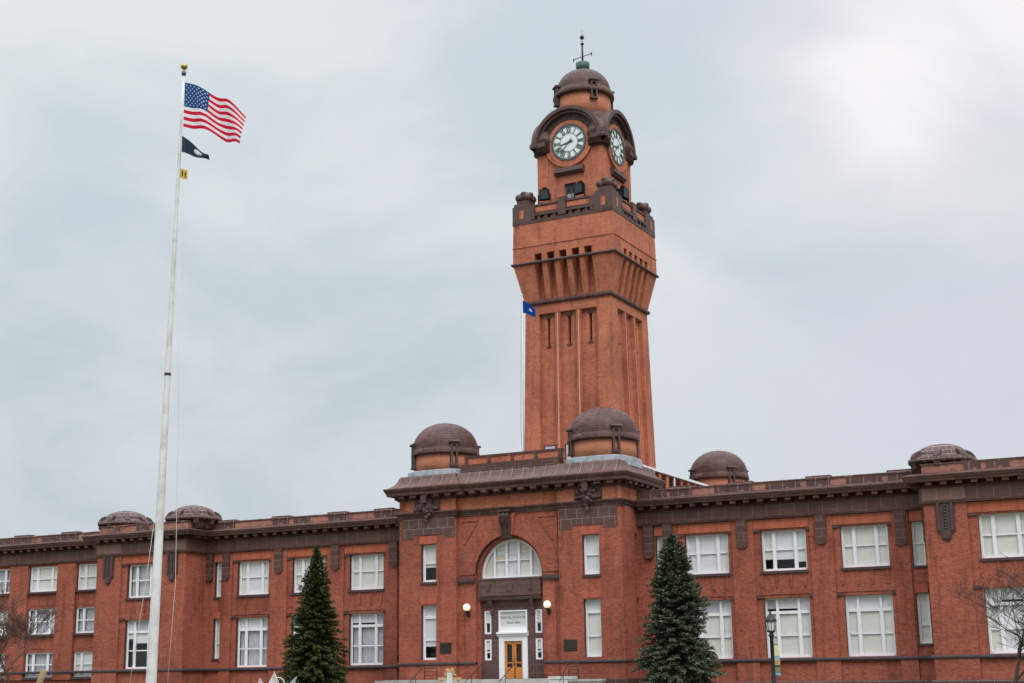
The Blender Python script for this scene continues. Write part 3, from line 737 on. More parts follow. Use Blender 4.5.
def lettering(text, size, x, z, d, parent, mat=LETTER, font_squash=1.0):
    cu = bpy.data.curves.new('lettering', 'FONT'); cu.body = text; cu.size = size; cu.align_x = 'CENTER'; cu.extrude = .003; cu.offset = .002
    to = bpy.data.objects.new('lettering', cu); COL.objects.link(to)
    me = bpy.data.meshes.new_from_object(to.evaluated_get(bpy.context.evaluated_depsgraph_get()))
    bpy.data.objects.remove(to)
    me.name = 'lettering'; me.materials.clear(); me.materials.append(mat)
    o = bpy.data.objects.new('lettering', me); COL.objects.link(o); o.parent = parent
    o.location = Vector((x, -d, z+H))-world_loc(parent); o.rotation_euler = (math.pi/2, 0, 0); o.scale = (font_squash, 1, 1)
    return o
lettering('NAVAL STATION', .27, 0, 3.80, GD-.092, door)
lettering('Great Lakes', .23, 0, 3.46, GD-.092, door)
for s in (-1, 1):
    lf = MB(); a, c = sorted((s*.012, s*.73))
    lf.box(a, a+.15, GD-.18, GD-.09, -.40, 2.20); lf.box(c-.15, c, GD-.18, GD-.09, -.40, 2.20)
    lf.box(a+.15, c-.15, GD-.18, GD-.09, -.40, .38); lf.box(a+.15, c-.15, GD-.18, GD-.09, 2.0, 2.20); lf.box(a+.15, c-.15, GD-.17, GD-.10, .66, .74)
    leaf = lf.build('door', DOORW, BLD)
    q = MB(); q.face([(a+.15, GD-.14, .38), (c-.15, GD-.14, .38), (c-.15, GD-.14, 2.0), (a+.15, GD-.14, 2.0)]); q.build('pane', GLASS, leaf)
    hd = MB(); x = s*.085; hd.tube([(x, -(GD-.05), .72), (x, -(GD-.02), .76), (x, -(GD-.02), 1.2), (x, -(GD-.05), 1.24)], .022); hd.build('handle', GOLD, leaf)
# sidelights
for s in (-1, 1):
    for z0, z1, lk in ((2.75, 4.40, 'half'), (.90, 2.38, 'open')):
        put_window(window_meshes(.56, z1-z0, [], None, .5 if lk == 'half' else .35, sill=False, fw=.10, seed=int(z0*7+s+20), look=lk), s*2.06, GD-.02, z0)

# --- place the windows
SEEDS = iter(range(100, 400))
def tri_up(x, d, look='mixed'): put_window(window_meshes(WW, UT-UB, (.265, .735), None, .52, seed=next(SEEDS), look=look, sw=.08), x+WO, d, UB)
def tri_lo(x, d, look='mixed'): put_window(window_meshes(WW, LT-LB, (.265, .735), .755, .48, sill=False, seed=next(SEEDS), look=look), x+WO, d, LB)
for c, up, lo in ((14.05, 'closed', 'closed'), (19.55, 'mixed', 'closed'), (25.05, 'closed', 'closed'), (-14.05, 'closed', 'curtain'), (-19.55, 'closed', 'half'), (-25.05, 'closed', 'curtain')):
    tri_up(c, -.0, up); tri_lo(c, 0, lo)
for s in (-1, 1):
    tri_up(s*34.45, 2.67, 'closed' if s > 0 else 'curtain'); tri_lo(s*34.45, 2.67, 'closed' if s > 0 else 'open')
    for c, hw in ((10.65, .30), (28.55, .34)):
        put_window(window_meshes(2*hw+.16, 2.85, [], None, .5, sill=False, fw=.11, seed=next(SEEDS), look='closed'), s*c+WO, 0, 6.42)
        put_window(window_meshes(2*hw+.16, 3.18, [], None, .36, sill=False, fw=.11, seed=next(SEEDS), look='closed'), s*c+WO, 0, 1.46)
    put_window(window_meshes(1.28, PU2-PU, [], None, .5, fw=.13, seed=next(SEEDS), look='half' if s < 0 else 'closed', sw=.06), s*6.594+WO, 3.03, PU)
    put_window(window_meshes(1.28, PL2-PLo, [], .78, .45, sill=False, fw=.13, seed=next(SEEDS), look='half' if s < 0 else 'closed'), s*6.594+WO, 3.03, PLo)
looks3 = ['closed', 'curtain', 'closed', 'curtain', 'mixed', 'closed', 'half', 'closed', 'curtain']
i3 = 0
for c in tri:
    for z0, z1 in rows3:
        put_window(window_meshes(3.45, z1-z0, (.25, .75), None, .5, seed=next(SEEDS), look=looks3[i3 % 9], sw=.0), c, 0, z0); i3 += 1
# small dark windows in the side slits of the central block
for s in (-1, 1):
    for z0, z1 in ((7.45, 9.55), (1.6, 5.0)):
        ms = window_meshes(.5, z1-z0, [], None, .5, sill=False, fw=.06, seed=next(SEEDS), look='open')
        o = put_window(ms, s*(PX-.35), .70, z0, flip=R(90)*s)

# --- domes of the central block
def dormer(parent, c, ang, rad, z0, z1, w=.62, dep=1.0, tilt=0):
    b = MB(c, (-math.sin(ang), math.cos(ang)), (math.cos(ang), math.sin(ang)))
    hw = w/2; f = rad; k = rad-dep; jw = w*.26
    b.box(-hw, -hw+jw, k, f, z0+.12, z1-.25); b.box(hw-jw, hw, k, f, z0+.12, z1-.25)
    b.box(-hw-.04, hw+.04, k, f+.04, z0-.06, z0+.12); b.box(-hw, hw, k, f, z1-.25, z1-.10)
    b.prof([(k-.3, z1-.10), (f+.09, z1-.10), (f+.13, z1-.02), (f+.06, z1+.06), (k-.3, z1+.12)], -hw-.13, hw+.13)
    b.face([(-hw+jw, f-.30, z0+.12), (hw-jw, f-.30, z0+.12), (hw-jw, f-.30, z1-.25), (-hw+jw, f-.30, z1-.25)], 1)
    return b.build('dormer', [CARV, ROOM], parent, origin=(c[0]+math.cos(ang)*rad, c[1]+math.sin(ang)*rad, z0+H))
def big_dome(x, y, rd=2.40, rl=2.62, zb=15.0, zl=16.25, za=18.88):
    org = (x, y, zb+H)
    b = MB(); pr = [(rl-.22, zl-.02), (rl+.02, zl), (rl+.03, zl+.10), (rl-.02, zl+.42), (rl-.08, zl+.48)]
    for i in range(15):
        t = i/14*math.pi/2*.985; pr.append((.05+(rl-.13)*math.cos(t)**.96, zl+.50+(za-zl-.50)*math.sin(t)))
    b.lathe((x, y), pr, 56)
    dm = b.build('dome', DOMET, BLD, origin=org)
    b = MB(); b.lathe((x, y), [(rd, zb-.1), (rd, zl)], 56); b.build('drum', BRICKD, dm, origin=org)
    b = MB(); b.lathe((x, y), [(rd+.14, zb-.70), (rd+.10, zb-.06), (rd+.02, zb), (rd-.2, zb+.04)], 72, smooth=False, p=3.6); b.build('flashing', LEAD, dm, origin=org)
    for k in range(4): dormer(dm, (x, y), R(-45+90*k), rl+.02, zb+.28, zl+.88, w=.56, dep=.9)
    return dm
for x in (-6.65, 6.65):
    big_dome(x, -.55); big_dome(x, 24.6)
    # pedestal under the rear one
b = MB(); b.box(-9.0, 9.0, -27.6, -21.6, 11.9, 14.45); b.build('rear_block', BRICKT, BLD)
b = MB(); b.sweep([(-9.0, 27.6), (-9.0, 21.6), (9.0, 21.6), (9.0, 27.6)], [(-.2, 13.4), (.5, 13.4), (.7, 13.8), (.1, 14.4), (-.2, 14.5)]); b.build('cornice', TERRA, BLD)
# side parapets between front and rear: brick piers under a white metal coping
for s in (-1, 1):
    b = MB((s*8.05, 0), (0, 1), (s, 0)); b.box(1.6, 21.8, -.5, 0, 12.0, 13.2)
    b.box(1.6, 21.8, -.5, -.24, 13.2, 14.80)
    for k in range(13): b.box(2.0+1.55*k, 2.5+1.55*k, -.235, .02, 13.2, 14.80)
    b.build('side_parapet', BRICKT, BLD)
    for k in range(12): piece('louvre', JAMB, lambda b: [b.frame((s*8.05, 0), (0, 1), (s, 0))]+[b.prof([(-.235, 13.25+.2*q), (-.05, 13.25+.2*q), (-.235, 13.40+.2*q)], 2.5+1.55*k, 3.55+1.55*k) for q in range(7)])
    b = MB((s*8.05, 0), (0, 1), (s, 0))
    b.box(1.0, 22.2, -.65, .16, 14.81, 14.99)
    b.build('white_coping', WHITE, BLD)
    for y in (5.4, 9.7): piece('downpipe', WHITE, lambda b: (b.frame((s*8.05, 0), (0, 1), (s, 0)), b.box(y, y+.14, .03, .10, 12.9, 14.80)))
# saucer domes on the end pavilions
def saucer(x, y):
    org = (x, y, 12.0+H); b = MB(); zl = 12.78
    pr = [(1.60, zl-.14), (2.02, zl-.06), (2.10, zl+.02), (2.10, zl+.22), (1.98, zl+.30), (1.70, zl+.34)]
    for i in range(9):
        t = i/8*math.pi/2*.97; pr.append((.04+1.62*math.cos(t), zl+.36+.92*math.sin(t)))
    b.lathe((x, y), pr, 56, p=3.0)
    sd = b.build('saucer_dome', SAUCER, BLD, origin=org)
    b = MB(); b.lathe((x, y), [(1.58, 12.0), (1.58, zl)], 48, p=3.4); b.build('drum', TERRAW, sd, origin=org)
    for k in range(8):
        a = R(45*k); q = MB((x, y), (-math.sin(a), math.cos(a)), (math.cos(a), math.sin(a)))
        kk = (abs(math.cos(a))**3+abs(math.sin(a))**3)**(-1/3)
        rr = 1.94*kk
        q.prof([(rr-.45, zl-.45), (rr+.04, zl-.40), (rr+.12, zl+.10), (rr+.10, zl+.36), (rr-.1, zl+.62), (rr-.45, zl+.80)], -.2, .2)
        q.build('rib', CARV, sd, origin=org)
for s in (-1, 1):
    for x in (30.75, 38.15): saucer(s*x, -1.0)

# ------------------------------------------------------------------ clock tower
TY = 12.02
TW = thing('clock_tower', (0, TY, 0), 'tall square red brick clock tower with flared head, crenellated parapet and small brown dome', 'tower')
SIDES = [((0, TY), (1, 0), (0, -1)), ((0, TY), (0, 1), (1, 0)), ((0, TY), (-1, 0), (0, 1)), ((0, TY), (0, -1), (-1, 0))]
def four(b, fn):
    for fr_ in SIDES: b.frame(*fr_); fn(b)
    b.frame()
TORG = (0, TY, 0)
def hs(z): return 4.10+(3.88-4.10)*(z-17.0)/13.0        # battered shaft
sh = MB()
def shaft(b):
    # three sunk panels per side; faces follow the batter
    zs0, zs1 = 11.0, 30.1
    ed = [(-2.62, -1.18), (-.72, .72), (1.18, 2.62)]
    def q(u0, u1, z0, z1, inset=0.0, c0=False, c1=False):
        def pt(u, z, corner, sg): return ((sg*hs(z)) if corner else u, hs(z)-inset, z)
        b.face([pt(u0, z0, c0, -1), pt(u1, z0, c1, 1), pt(u1, z1, c1, 1), pt(u0, z1, c0, -1)])
    q(0, -2.62, zs0, 29.0, 0, True, False); q(2.62, 0, zs0, 29.0, 0, False, True)
    q(-1.18, -.72, zs0, 29.0, .05); q(.72, 1.18, zs0, 29.0, .05)
    q(0, 0, 29.0, zs1, 0, True, True)
    for u0, u1 in ed:
        mid = (u0+u1)/2; I = .34
        # slit opening
        q(u0, mid-.125, zs0, 29.0, I); q(mid+.125, u1, zs0, 29.0, I); q(mid-.125, mid+.125, zs0, 26.25, I); q(mid-.125, mid+.125, 28.7, 29.0, I)
        for uu in (mid-.125, mid+.125): b.face([(uu, hs(26.25)-I, 26.25), (uu, hs(26.25)-I-.5, 26.25), (uu, hs(28.7)-I-.5, 28.7), (uu, hs(28.7)-I, 28.7)])
        b.face([(mid-.125, hs(26)-I-.5, 26.2), (mid+.125, hs(26)-I-.5, 26.2), (mid+.125, hs(28)-I-.5, 28.7), (mid-.125, hs(28)-I-.5, 28.7)], 1)
        for uu in (u0, u1): b.face([(uu, hs(zs0), zs0), (uu, hs(zs0)-I, zs0), (uu, hs(29)-I, 29.0), (uu, hs(29), 29.0)])
        b.face([(u0, hs(29), 29.0), (u0, hs(29)-I, 29.0), (u1, hs(29)-I, 29.0), (u1, hs(29), 29.0)])
four(sh, shaft)
# flared head with five slots per side
def hf(z): return 3.92 if z < 30.1 else 3.92+(4.62-3.92)*min(1, (z-30.1)/3.2)
SL = [-2.28, -1.14, 0, 1.14, 2.28]; SW = .34
def flare_(b):
    ed = [None]+[q for s in SL for q in (s-SW, s+SW)]+[None]
    zz = [30.1, 30.9, 31.8, 32.6, 33.3, 34.02]
    for i in range(0, len(ed), 2):
        u0, u1 = ed[i], ed[i+1]
        for z0, z1 in zip(zz, zz[1:]):
            def pt(u, z, sg): return (sg*hf(z) if u is None else u, hf(z), z)
            b.face([pt(u0, z0, -1), pt(u1, z0, 1), pt(u1, z1, 1), pt(u0, z1, -1)])
    for s in SL:
        for uu in (s-SW, s+SW): b.face([(uu, 3.62, 30.1), (uu, 3.92, 30.1), (uu, 4.62, 33.3), (uu, 4.62, 34.02), (uu, 3.25, 34.02)])
        b.face([(s-SW, 3.62, 30.1), (s+SW, 3.62, 30.1), (s+SW, 3.25, 34.02), (s-SW, 3.25, 34.02)])
        b.face([(s-SW, 3.25, 34.02), (s+SW, 3.25, 34.02), (s+SW, 4.62, 34.02), (s-SW, 4.62, 34.02)])
    b.face([(-4.62, 4.62, 34.02), (4.62, 4.62, 34.02), (4.575, 4.575, 36.75), (-4.575, 4.575, 36.75)])
    b.box(-4.60, 4.60, 4.60, 4.665, 34.72, 34.82)
four(sh, flare_)
sh.build('shaft', [BRICKT, ROOM], TW, origin=TORG, recalc=False)
t = MB()
def rect(h): return [(-h, TY-h), (h, TY-h), (h, TY+h), (-h, TY+h)]
t.sweep(rect(3.90), [(-.15, 29.82), (.14, 29.82), (.20, 29.95), (.18, 30.08), (.06, 30.2), (-.15, 30.2)], closed=True)
t.build('string_course', TERRA, TW, origin=TORG)
t = MB(); t.sweep(rect(4.62), [(-.10, 33.20), (.10, 33.18), (.17, 33.28), (.10, 33.40), (-.10, 33.40)], closed=True)
t.build('string_course', CARV, TW, origin=TORG)
t = MB()
def slit_trim(b):
    for m in (-1.9, 0, 1.9):
        d = hs(28.8)-.34; b.box(m-.21, m+.21, d, d+.09, 28.66, 28.84); b.box(m-.16, m+.16, d, d+.06, 28.56, 28.66)
        d = hs(26.2)-.34; b.box(m-.20, m+.20, d, d+.09, 26.12, 26.25)
four(t, slit_trim)
t.build('slit_trim', CARV, TW, origin=TORG)
t = MB()
def corner_trim(b):      # pale quoin edges of the shaft's thin strips
    for u in (-.95, .95): b.face([(u-.06, hs(12)+.0, 12), (u+.06, hs(12)+.0, 12), (u+.06, hs(29)-.02, 29), (u-.06, hs(29)-.02, 29)])
four(t, corner_trim)
t.build('panel_strip', plain('pale_brick_strip', (.58, .28, .19), .85, var=.5, vcol=(.46, .17, .10)), TW, origin=TORG)
# low windows at the foot of the shaft
for fr_ in SIDES:
    for u in (-1.9, 0):
        d = hs(17.3)-.34; piece('foot_window', [CARV, BLINDS[2]], lambda b: (b.frame(*fr_), b.box(u-.55, u+.55, d, d+.06, 16.0, 17.95), b.box(u-.45, u+.45, d+.06, d+.07, 16.1, 17.85, 1)), TW)
# parapet
t = MB()
t.sweep(rect(4.575), [(-.6, 36.75), (.04, 36.75), (.06, 37.02), (-.6, 37.02)], closed=True)
t.build('parapet_band', TERRAS, TW, origin=TORG)
pb = MB()
for sx in (-1, 1):
    for sy in (-1, 1):
        x, y = sx*3.75, TY+sy*3.75
        pb.frame(); pb.box(x-.86, x+.86, -y-.86, -y+.86, 37.02, 38.40)
        pb.box(x-.76, x+.76, -y-.76, -y+.76, 38.40, 38.66)
        pb.box(x-.58, x+.58, -y-.58, -y+.58, 38.66, 39.0)
        # scrolled cap
        cpy = MB(); 
        for q in range(4):
            a = R(45+90*q); cx_, cy_ = x+.58*math.cos(a), y+.58*math.sin(a)
            pb.ball((cx_, cy_, 39.28), .36, seg=12, rings=8, sc=(1, 1, 1.0))
            a = R(90*q); pb.ball((x+.46*math.cos(a), y+.46*math.sin(a), 39.62), .25, seg=10, rings=7, sc=(1, 1, .8))
        pb.ball((x, y, 39.40), .66, seg=14, rings=8, sc=(1, 1, .72))
        cpy.bm.free()
        for n_, u_ in (((sx, 0), (0, 1)), ((0, sy), (1, 0))):
            piece('parapet_panel', BRICKT, lambda b: (b.frame((x, y), u_, n_), b.box(-.20, .20, .862, .885, 37.28, 38.02)), TW)
def mid_par(b):
    b.box(-2.88, 2.88, 4.18, 4.44, 37.42, 38.28); b.box(-2.88, 2.88, 4.02, 4.62, 37.36, 37.56); b.box(-2.88, 2.88, 4.10, 4.54, 38.22, 38.36)
    b.box(-.36, .36, 4.10, 4.66, 37.10, 38.62)
    for u in (-2.74, 2.74): b.box(u-.2, u+.2, 4.1, 4.60, 37.10, 38.36)
    for u in (-2.2, -1.5, -.75, .75, 1.5, 2.2): b.box(u-.14, u+.14, 4.02, 4.55, 37.02, 37.36)
four(pb, mid_par)
pb.build('parapet', TERRAS, TW, origin=TORG)
for fr_ in SIDES:
    for u0, u1 in ((-2.5, -.40), (.40, 2.5)): piece('parapet_panel', BRICKT, lambda b: (b.frame(*fr_), b.box(u0, u1, 4.40, 4.475, 37.70, 38.14)), TW)
t = MB(); t.box(-4.3, 4.3, -TY-4.3, -TY+4.3, 36.6, 37.0); t.build('terrace', ROOF, TW, origin=TORG)
# clock stage
GREYP = plain('grey_window_paint', (.10, .10, .11), .6, var=.4)
DARKT = plain('dark_terracotta', (.045, .028, .026), .7, var=.5, scale=2)  # darker tone of the block arch under the hood lip
CH, CZ = 3.0, 43.92
SX = .10               # the clock stage sits a hand's breadth off the shaft's axis
SIDES0 = SIDES; SIDES = [((SX, TY), *q[1:]) for q in SIDES]
st = MB()
def stage(b):
    b.wall(-CH, CH, 36.9, 43.9, CH, [(-.55, .55, 38.0, 40.3)], dep=.35, back=1)
    # brick tympanum under the arch, pilaster edges and rings round the dial
    b.disc(0, CZ, 2.7, 0, math.pi, CH)
    for s in (-1, 1): b.box(*sorted((s*2.02, s*3.0)), CH+.003, CH+.06, 36.9, 43.2)
    b.ring(0, CZ, 1.62, 1.98, 0, 2*math.pi, CH+.003, CH+.12, seg=48)
    b.ring(0, CZ, 2.02, 2.20, R(200), R(340), CH+.003, CH+.22, seg=24)
    for s in (-1, 1): b.box(*sorted((s*1.30, s*1.52)), CH+.003, CH+.05, 38.0, 41.1)
four(st, stage)
st.build('clock_stage', [BRICKT, ROOM], TW, origin=TORG)
t = MB()
def hood(b):
    A = R(0)
    b.ring(0, CZ, 2.03, 2.66, 0, math.pi, CH+.004, CH+.06, seg=44, m=2)                      # dark block arch
    b.ring(0, CZ, 2.60, 2.86, 0, math.pi, CH-.6, CH+.36, seg=44)
    b.ring(0, CZ, 2.84, 3.16, 0, math.pi, CH-.8, CH+.58, seg=44)                       # projecting lip
    for s in (-1, 1):
        b.box(*sorted((s*2.03, s*3.03)), CH+.004, CH+.14, 43.15, CZ)                    # band below the springing
        b.box(*sorted((s*2.5, s*3.30)), CH-.9, CH+.30, 43.52, 43.80)
        b.prof([(CH-.9, 43.80), (CH+.50, 43.80), (CH+.56, 43.95), (CH+.50, 44.22), (CH-.9, 44.25)], *sorted((s*2.78, s*3.52)))
    for k in range(15):                                                                # block joints
        a = math.pi*(k+.5)/15; c, q = math.cos(a), math.sin(a)
        w = .02; pts = [(2.04*c-w*q, CZ+2.04*q+w*c), (2.04*c+w*q, CZ+2.04*q-w*c), (2.54*c+w*q, CZ+2.54*q-w*c), (2.54*c-w*q, CZ+2.54*q+w*c)]
        b.prism(pts, CH+.05, CH+.066, 0)
four(t, hood)
t.build('arched_hood', [TERRAS, JOINT, DARKT], TW, origin=TORG)
t = MB()
def vault(b):
    n = 28
    for i in range(n):
        a0, a1 = math.pi*i/n, math.pi*(i+1)/n
        f = b.face([(2.965*math.cos(a0), 0, CZ+2.965*math.sin(a0)), (2.965*math.cos(a1), 0, CZ+2.965*math.sin(a1)), (2.965*math.cos(a1), CH+.1, CZ+2.965*math.sin(a1)), (2.965*math.cos(a0), CH+.1, CZ+2.965*math.sin(a0))])
        f.smooth = True
for fr_ in SIDES: t.frame(*fr_); vault(t)
t.frame()
for sx in (-1, 1):
    for sy in (-1, 1):     # corner turrets between the arches
        t.lathe((SX+sx*2.55, TY+sy*2.55), [(.95, 43.3), (.95, 44.2), (1.05, 44.3), (.98, 44.7), (.75, 45.25), (.35, 45.7), (.05, 45.85)], 20)
t.build('hood_roof', DOMET, TW, origin=TORG)
t = MB()
def lint(b): b.prof([(CH, 41.05), (CH+.22, 41.05), (CH+.30, 41.2), (CH+.42, 41.25), (CH+.36, 41.55), (CH+.2, 41.72), (CH, 41.75)], -1.35, 1.35)
for fr_ in SIDES: piece('window_hood', CARV, lambda b: (b.frame(*fr_), lint(b)), TW)
for fr_ in SIDES:
    b = MB(*fr_); b.box(-.55, .55, CH-.30, CH-.20, 39.0, 39.1); b.box(-.55, -.45, CH-.3, CH-.2, 38, 40.3); b.box(.45, .55, CH-.3, CH-.2, 38, 40.3); b.box(-.45, .45, CH-.3, CH-.2, 40.2, 40.3); b.box(-.03, .03, CH-.3, CH-.22, 38, 40.2)
    w = b.build('window', GREYP, TW, origin=(SX+fr_[2][0]*CH, TY+fr_[2][1]*CH, 38+H))
    b = MB(*fr_); b.face([(-.5, CH-.26, 38), (.5, CH-.26, 38), (.5, CH-.26, 40.25), (-.5, CH-.26, 40.25)]); b.build('pane', GLASS, w, origin=(SX+fr_[2][0]*CH, TY+fr_[2][1]*CH, 38+H))
    b = MB(*fr_); b.box(-.5, .5, CH-.42, CH-.40, 38.0, 39.5, 2); b.build('blind', BLINDS, w, origin=(SX+fr_[2][0]*CH, TY+fr_[2][1]*CH, 38+H))
# clock dials
ROMAN = ['XII', 'I', 'II', 'III', 'IIII', 'V', 'VI', 'VII', 'VIII', 'IX', 'X', 'XI']
def bar(b, a, r, x0, y0, x1, y1, w, d0, d1, m=0):
    """stroke in a numeral's own axes: x along the rim, y outward; a is the clockwise angle from twelve"""
    def tr(x, y): return ((r+y)*math.sin(a)+x*math.cos(a), CZ+(r+y)*math.cos(a)-x*math.sin(a))
    dx, dy = x1-x0, y1-y0; l = math.hypot(dx, dy); nx, ny = -dy/l*w/2, dx/l*w/2
    b.prism([tr(x0+nx, y0+ny), tr(x1+nx, y1+ny), tr(x1-nx, y1-ny), tr(x0-nx, y0-ny)], d0, d1, m)
for fr_ in SIDES:
    og = (SX+fr_[2][0]*CH, TY+fr_[2][1]*CH, CZ+H)
    b = MB(*fr_); b.disc(0, CZ, 1.56, 0, 2*math.pi, CH+.10, seg=56); dial = b.build('clock_face', DIAL, TW, origin=og)
    b = MB(*fr_); b.ring(0, CZ, 1.46, 1.64, 0, 2*math.pi, CH+.09, CH+.17, seg=56); b.ring(0, CZ, .80, .835, 0, 2*math.pi, CH+.09, CH+.125, seg=48)
    b.ring(0, CZ, 1.37, 1.39, 0, 2*math.pi, CH+.09, CH+.12, seg=48); b.build('clock_rim', NUM, dial, origin=og)
    b = MB(*fr_)
    for h_, rn in enumerate(ROMAN):
        a = 2*math.pi*h_/12; hgt = .46; r0 = .88
        wd = {'I': .105, 'V': .20, 'X': .22}; tot = sum(wd[c] for c in rn); x = -tot/2; sw_ = .062
        for c in rn:
            w = wd[c]; xc = x+w/2
            if c == 'I': bar(b, a, r0, xc, 0, xc, hgt, sw_, CH+.10, CH+.125)
            elif c == 'V':
                bar(b, a, r0, xc-.08, hgt, xc, 0, sw_, CH+.10, CH+.125); bar(b, a, r0, xc+.08, hgt, xc, 0, sw_*.7, CH+.10, CH+.127)
            else:
                bar(b, a, r0, xc-.09, hgt, xc+.09, 0, sw_, CH+.10, CH+.125); bar(b, a, r0, xc+.09, hgt, xc-.09, 0, sw_*.7, CH+.10, CH+.127)
            x += w
        bar(b, a, r0, -tot/2, .012, tot/2, .012, .03, CH+.10, CH+.122); bar(b, a, r0, -tot/2, hgt-.012, tot/2, hgt-.012, .03, CH+.10, CH+.122)
    b.build('numerals', NUM, dial, origin=og)
    for ang, ln, w, d, nm in ((2*math.pi*(8+37/60)/12, .82, .11, .15, 'hour_hand'), (2*math.pi*37/60, 1.22, .065, .18, 'minute_hand')):
        b = MB(*fr_); bar(b, ang, 0, 0, -.38, 0, -.12, w*1.5, CH+d-.02, CH+d); bar(b, ang, 0, 0, -.14, 0, ln, w, CH+d-.02, CH+d)
        b.disc(0, CZ, .10, 0, 2*math.pi, CH+d+.003, seg=16); b.build(nm, NUM, dial, origin=og)
DX = .20
# drum, dome, dormers, weather vane
t = MB(); t.lathe((DX, TY), [(2.85, 46.1), (2.85, 46.5), (2.46, 47.0), (2.40, 47.02)], 48); t.build('drum_skirt', DOMET, TW, origin=(DX, TY, 46+H))
t = MB(); t.lathe((DX, TY), [(2.36, 46.5), (2.36, 49.0)], 56); t.build('drum', BRICKD, TW, origin=(DX, TY, 46+H))
t = MB(); pr = [(2.42, 48.72), (2.66, 48.76), (2.70, 48.92), (2.62, 49.25), (2.5, 49.34)]
for i in range(14):
    q = i/13*math.pi/2*.96; pr.append((.05+2.36*math.cos(q)**.92, 49.36+2.20*math.sin(q)))
t.lathe((DX, TY), pr, 56); dm = t.build('dome', DOMET, TW, origin=(DX, TY, 48.7+H))
for k in range(4): dormer(dm, (DX, TY), R(-45+90*k), 2.66, 48.05, 49.75, w=.60, dep=1.0)
t = MB(); t.lathe((DX, TY), [(.34, 51.40), (.34, 51.62), (.58, 51.70), (.62, 52.28), (.54, 52.34), (.30, 52.36), (.10, 52.45)], 20); vb = t.build('finial_base', COPPER, TW, origin=(DX, TY, 51.9+H))
t = MB(); t.tube([(DX, TY, 52.4), (DX, TY, 54.25)], .085); t.tube([(DX, TY, 54.25), (DX, TY, 55.5)], [.04, .015]); t.lathe((DX, TY), [(.02, 54.05), (.16, 54.10), (.17, 54.18), (.02, 54.24)], 14)
t.ball((DX, TY, 54.78), .20)
a = R(-14)
for s in (-1, 1):
    ex, ey = DX+s*1.0*math.cos(a), TY+s*1.0*math.sin(a); t.tube([(DX, TY, 52.95), (ex, ey, 52.95+s*.0)], .035); t.tube([(ex, ey, 53.05), (ex, ey, 52.78)], .055)
t.build('weather_vane', BLACK, TW, origin=(DX, TY, 52.4+H))

# floodlights on the terrace parapet
def floodlight(x, y, z, rz, label, tilt=.3):
    r = thing('floodlight', (x, y, z+H), label, 'floodlight', 'floodlights on the tower parapet')
    r.rotation_euler = (0, 0, rz); r.scale = (1.15, 1.15, 1.15)
    b = MB(); bm = b.bm
    b.prism([(-.40, .30-H), (.40, .30-H), (.34, 1.10-H), (-.34, 1.10-H)], -.18, .16); b.box(-.28, .28, -.34, -.18, .40-H, 1.0-H); b.box(-.16, .16, -.22, .0, 1.10-H, 1.28-H)
    o = b.build('housing', FLOODM, None); o.parent = r
    b = MB(); b.box(-.50, -.44, -.06, .06, 0-H, .75-H); b.box(.44, .50, -.06, .06, 0-H, .75-H); b.box(-.50, .50, -.10, .10, 0-H, .05-H); b.tube([(.44, 0, .7-H), (.40, 0, .7-H)], .05); o = b.build('bracket', BLACK, None); o.parent = r
    b = MB(); b.face([(-.34, .165, .36-H), (.34, .165, .36-H), (.30, .165, 1.04-H), (-.30, .165, 1.04-H)]); o = b.build('lens', plain('smoked_lens', (.015, .025, .035), .35), None); o.parent = r
floodlight(-1.72, TY-4.30, 38.36, R(12), 'black floodlight on the tower parapet left of the dark stage window')
floodlight(1.52, TY-4.30, 38.36, R(-14), 'black floodlight on the tower parapet in front of the stage window')
floodlight(4.30, TY-1.3, 38.36, R(80), 'black floodlight on the right-hand parapet of the tower, partly hidden behind the corner block')

# ------------------------------------------------------------------ entrance steps and cheek walls
ES = thing('entrance_steps', (0, -6, 0), 'pale concrete landing and steps leading up to the wooden double door', 'steps')
b = MB(); b.box(-8.8, 5.0, PD+.15, 6.0, ZB, -.42); b.build('landing', CONC, ES, origin=(0, -6, 0))
for k in range(6):
    b = MB(); b.box(-3.7, 4.95, 6.0+.34*k, 6.0+.34*(k+1), ZB, -.42-.2*(k+1)+.02); b.build('step', CONC, ES, origin=(0, -6, 0))
b = MB(); b.box(-8.7, -3.75, 6.55, 7.0, ZB, -.62); b.box(-8.76, -3.72, 6.48, 7.07, -.62, -.44)
for x in (-8.2, -7.2, -6.2, -5.2, -4.2): b.box(x-.02, x+.02, 7.0, 7.02, ZB, -.62)
tag(b.build('cheek_wall', CONC, None, origin=(-6.2, -6.8, 0)), 'low weathered grey concrete wall left of the entrance steps', 'wall')
b = MB(); b.box(5.02, 6.42, 5.6, 7.0, ZB, -.46); b.box(4.98, 6.46, 5.56, 7.04, -.46, -.28)
tag(b.build('stone_pedestal', CONCW, None, origin=(5.7, -6.3, 0)), 'pale square stone pedestal at the right end of the entrance steps', 'pedestal')
b = MB(); b.box(6.50, 8.9, 6.5, 7.0, ZB, -.62); b.box(6.47, 8.95, 6.44, 7.06, -.62, -.48)
for x in (7.1, 7.8, 8.4): b.box(x-.02, x+.02, 7.0, 7.02, ZB, -.62)
tag(b.build('cheek_wall', CONC, None, origin=(7.7, -6.8, 0)), 'low blotched grey concrete wall right of the pale stone pedestal', 'wall')
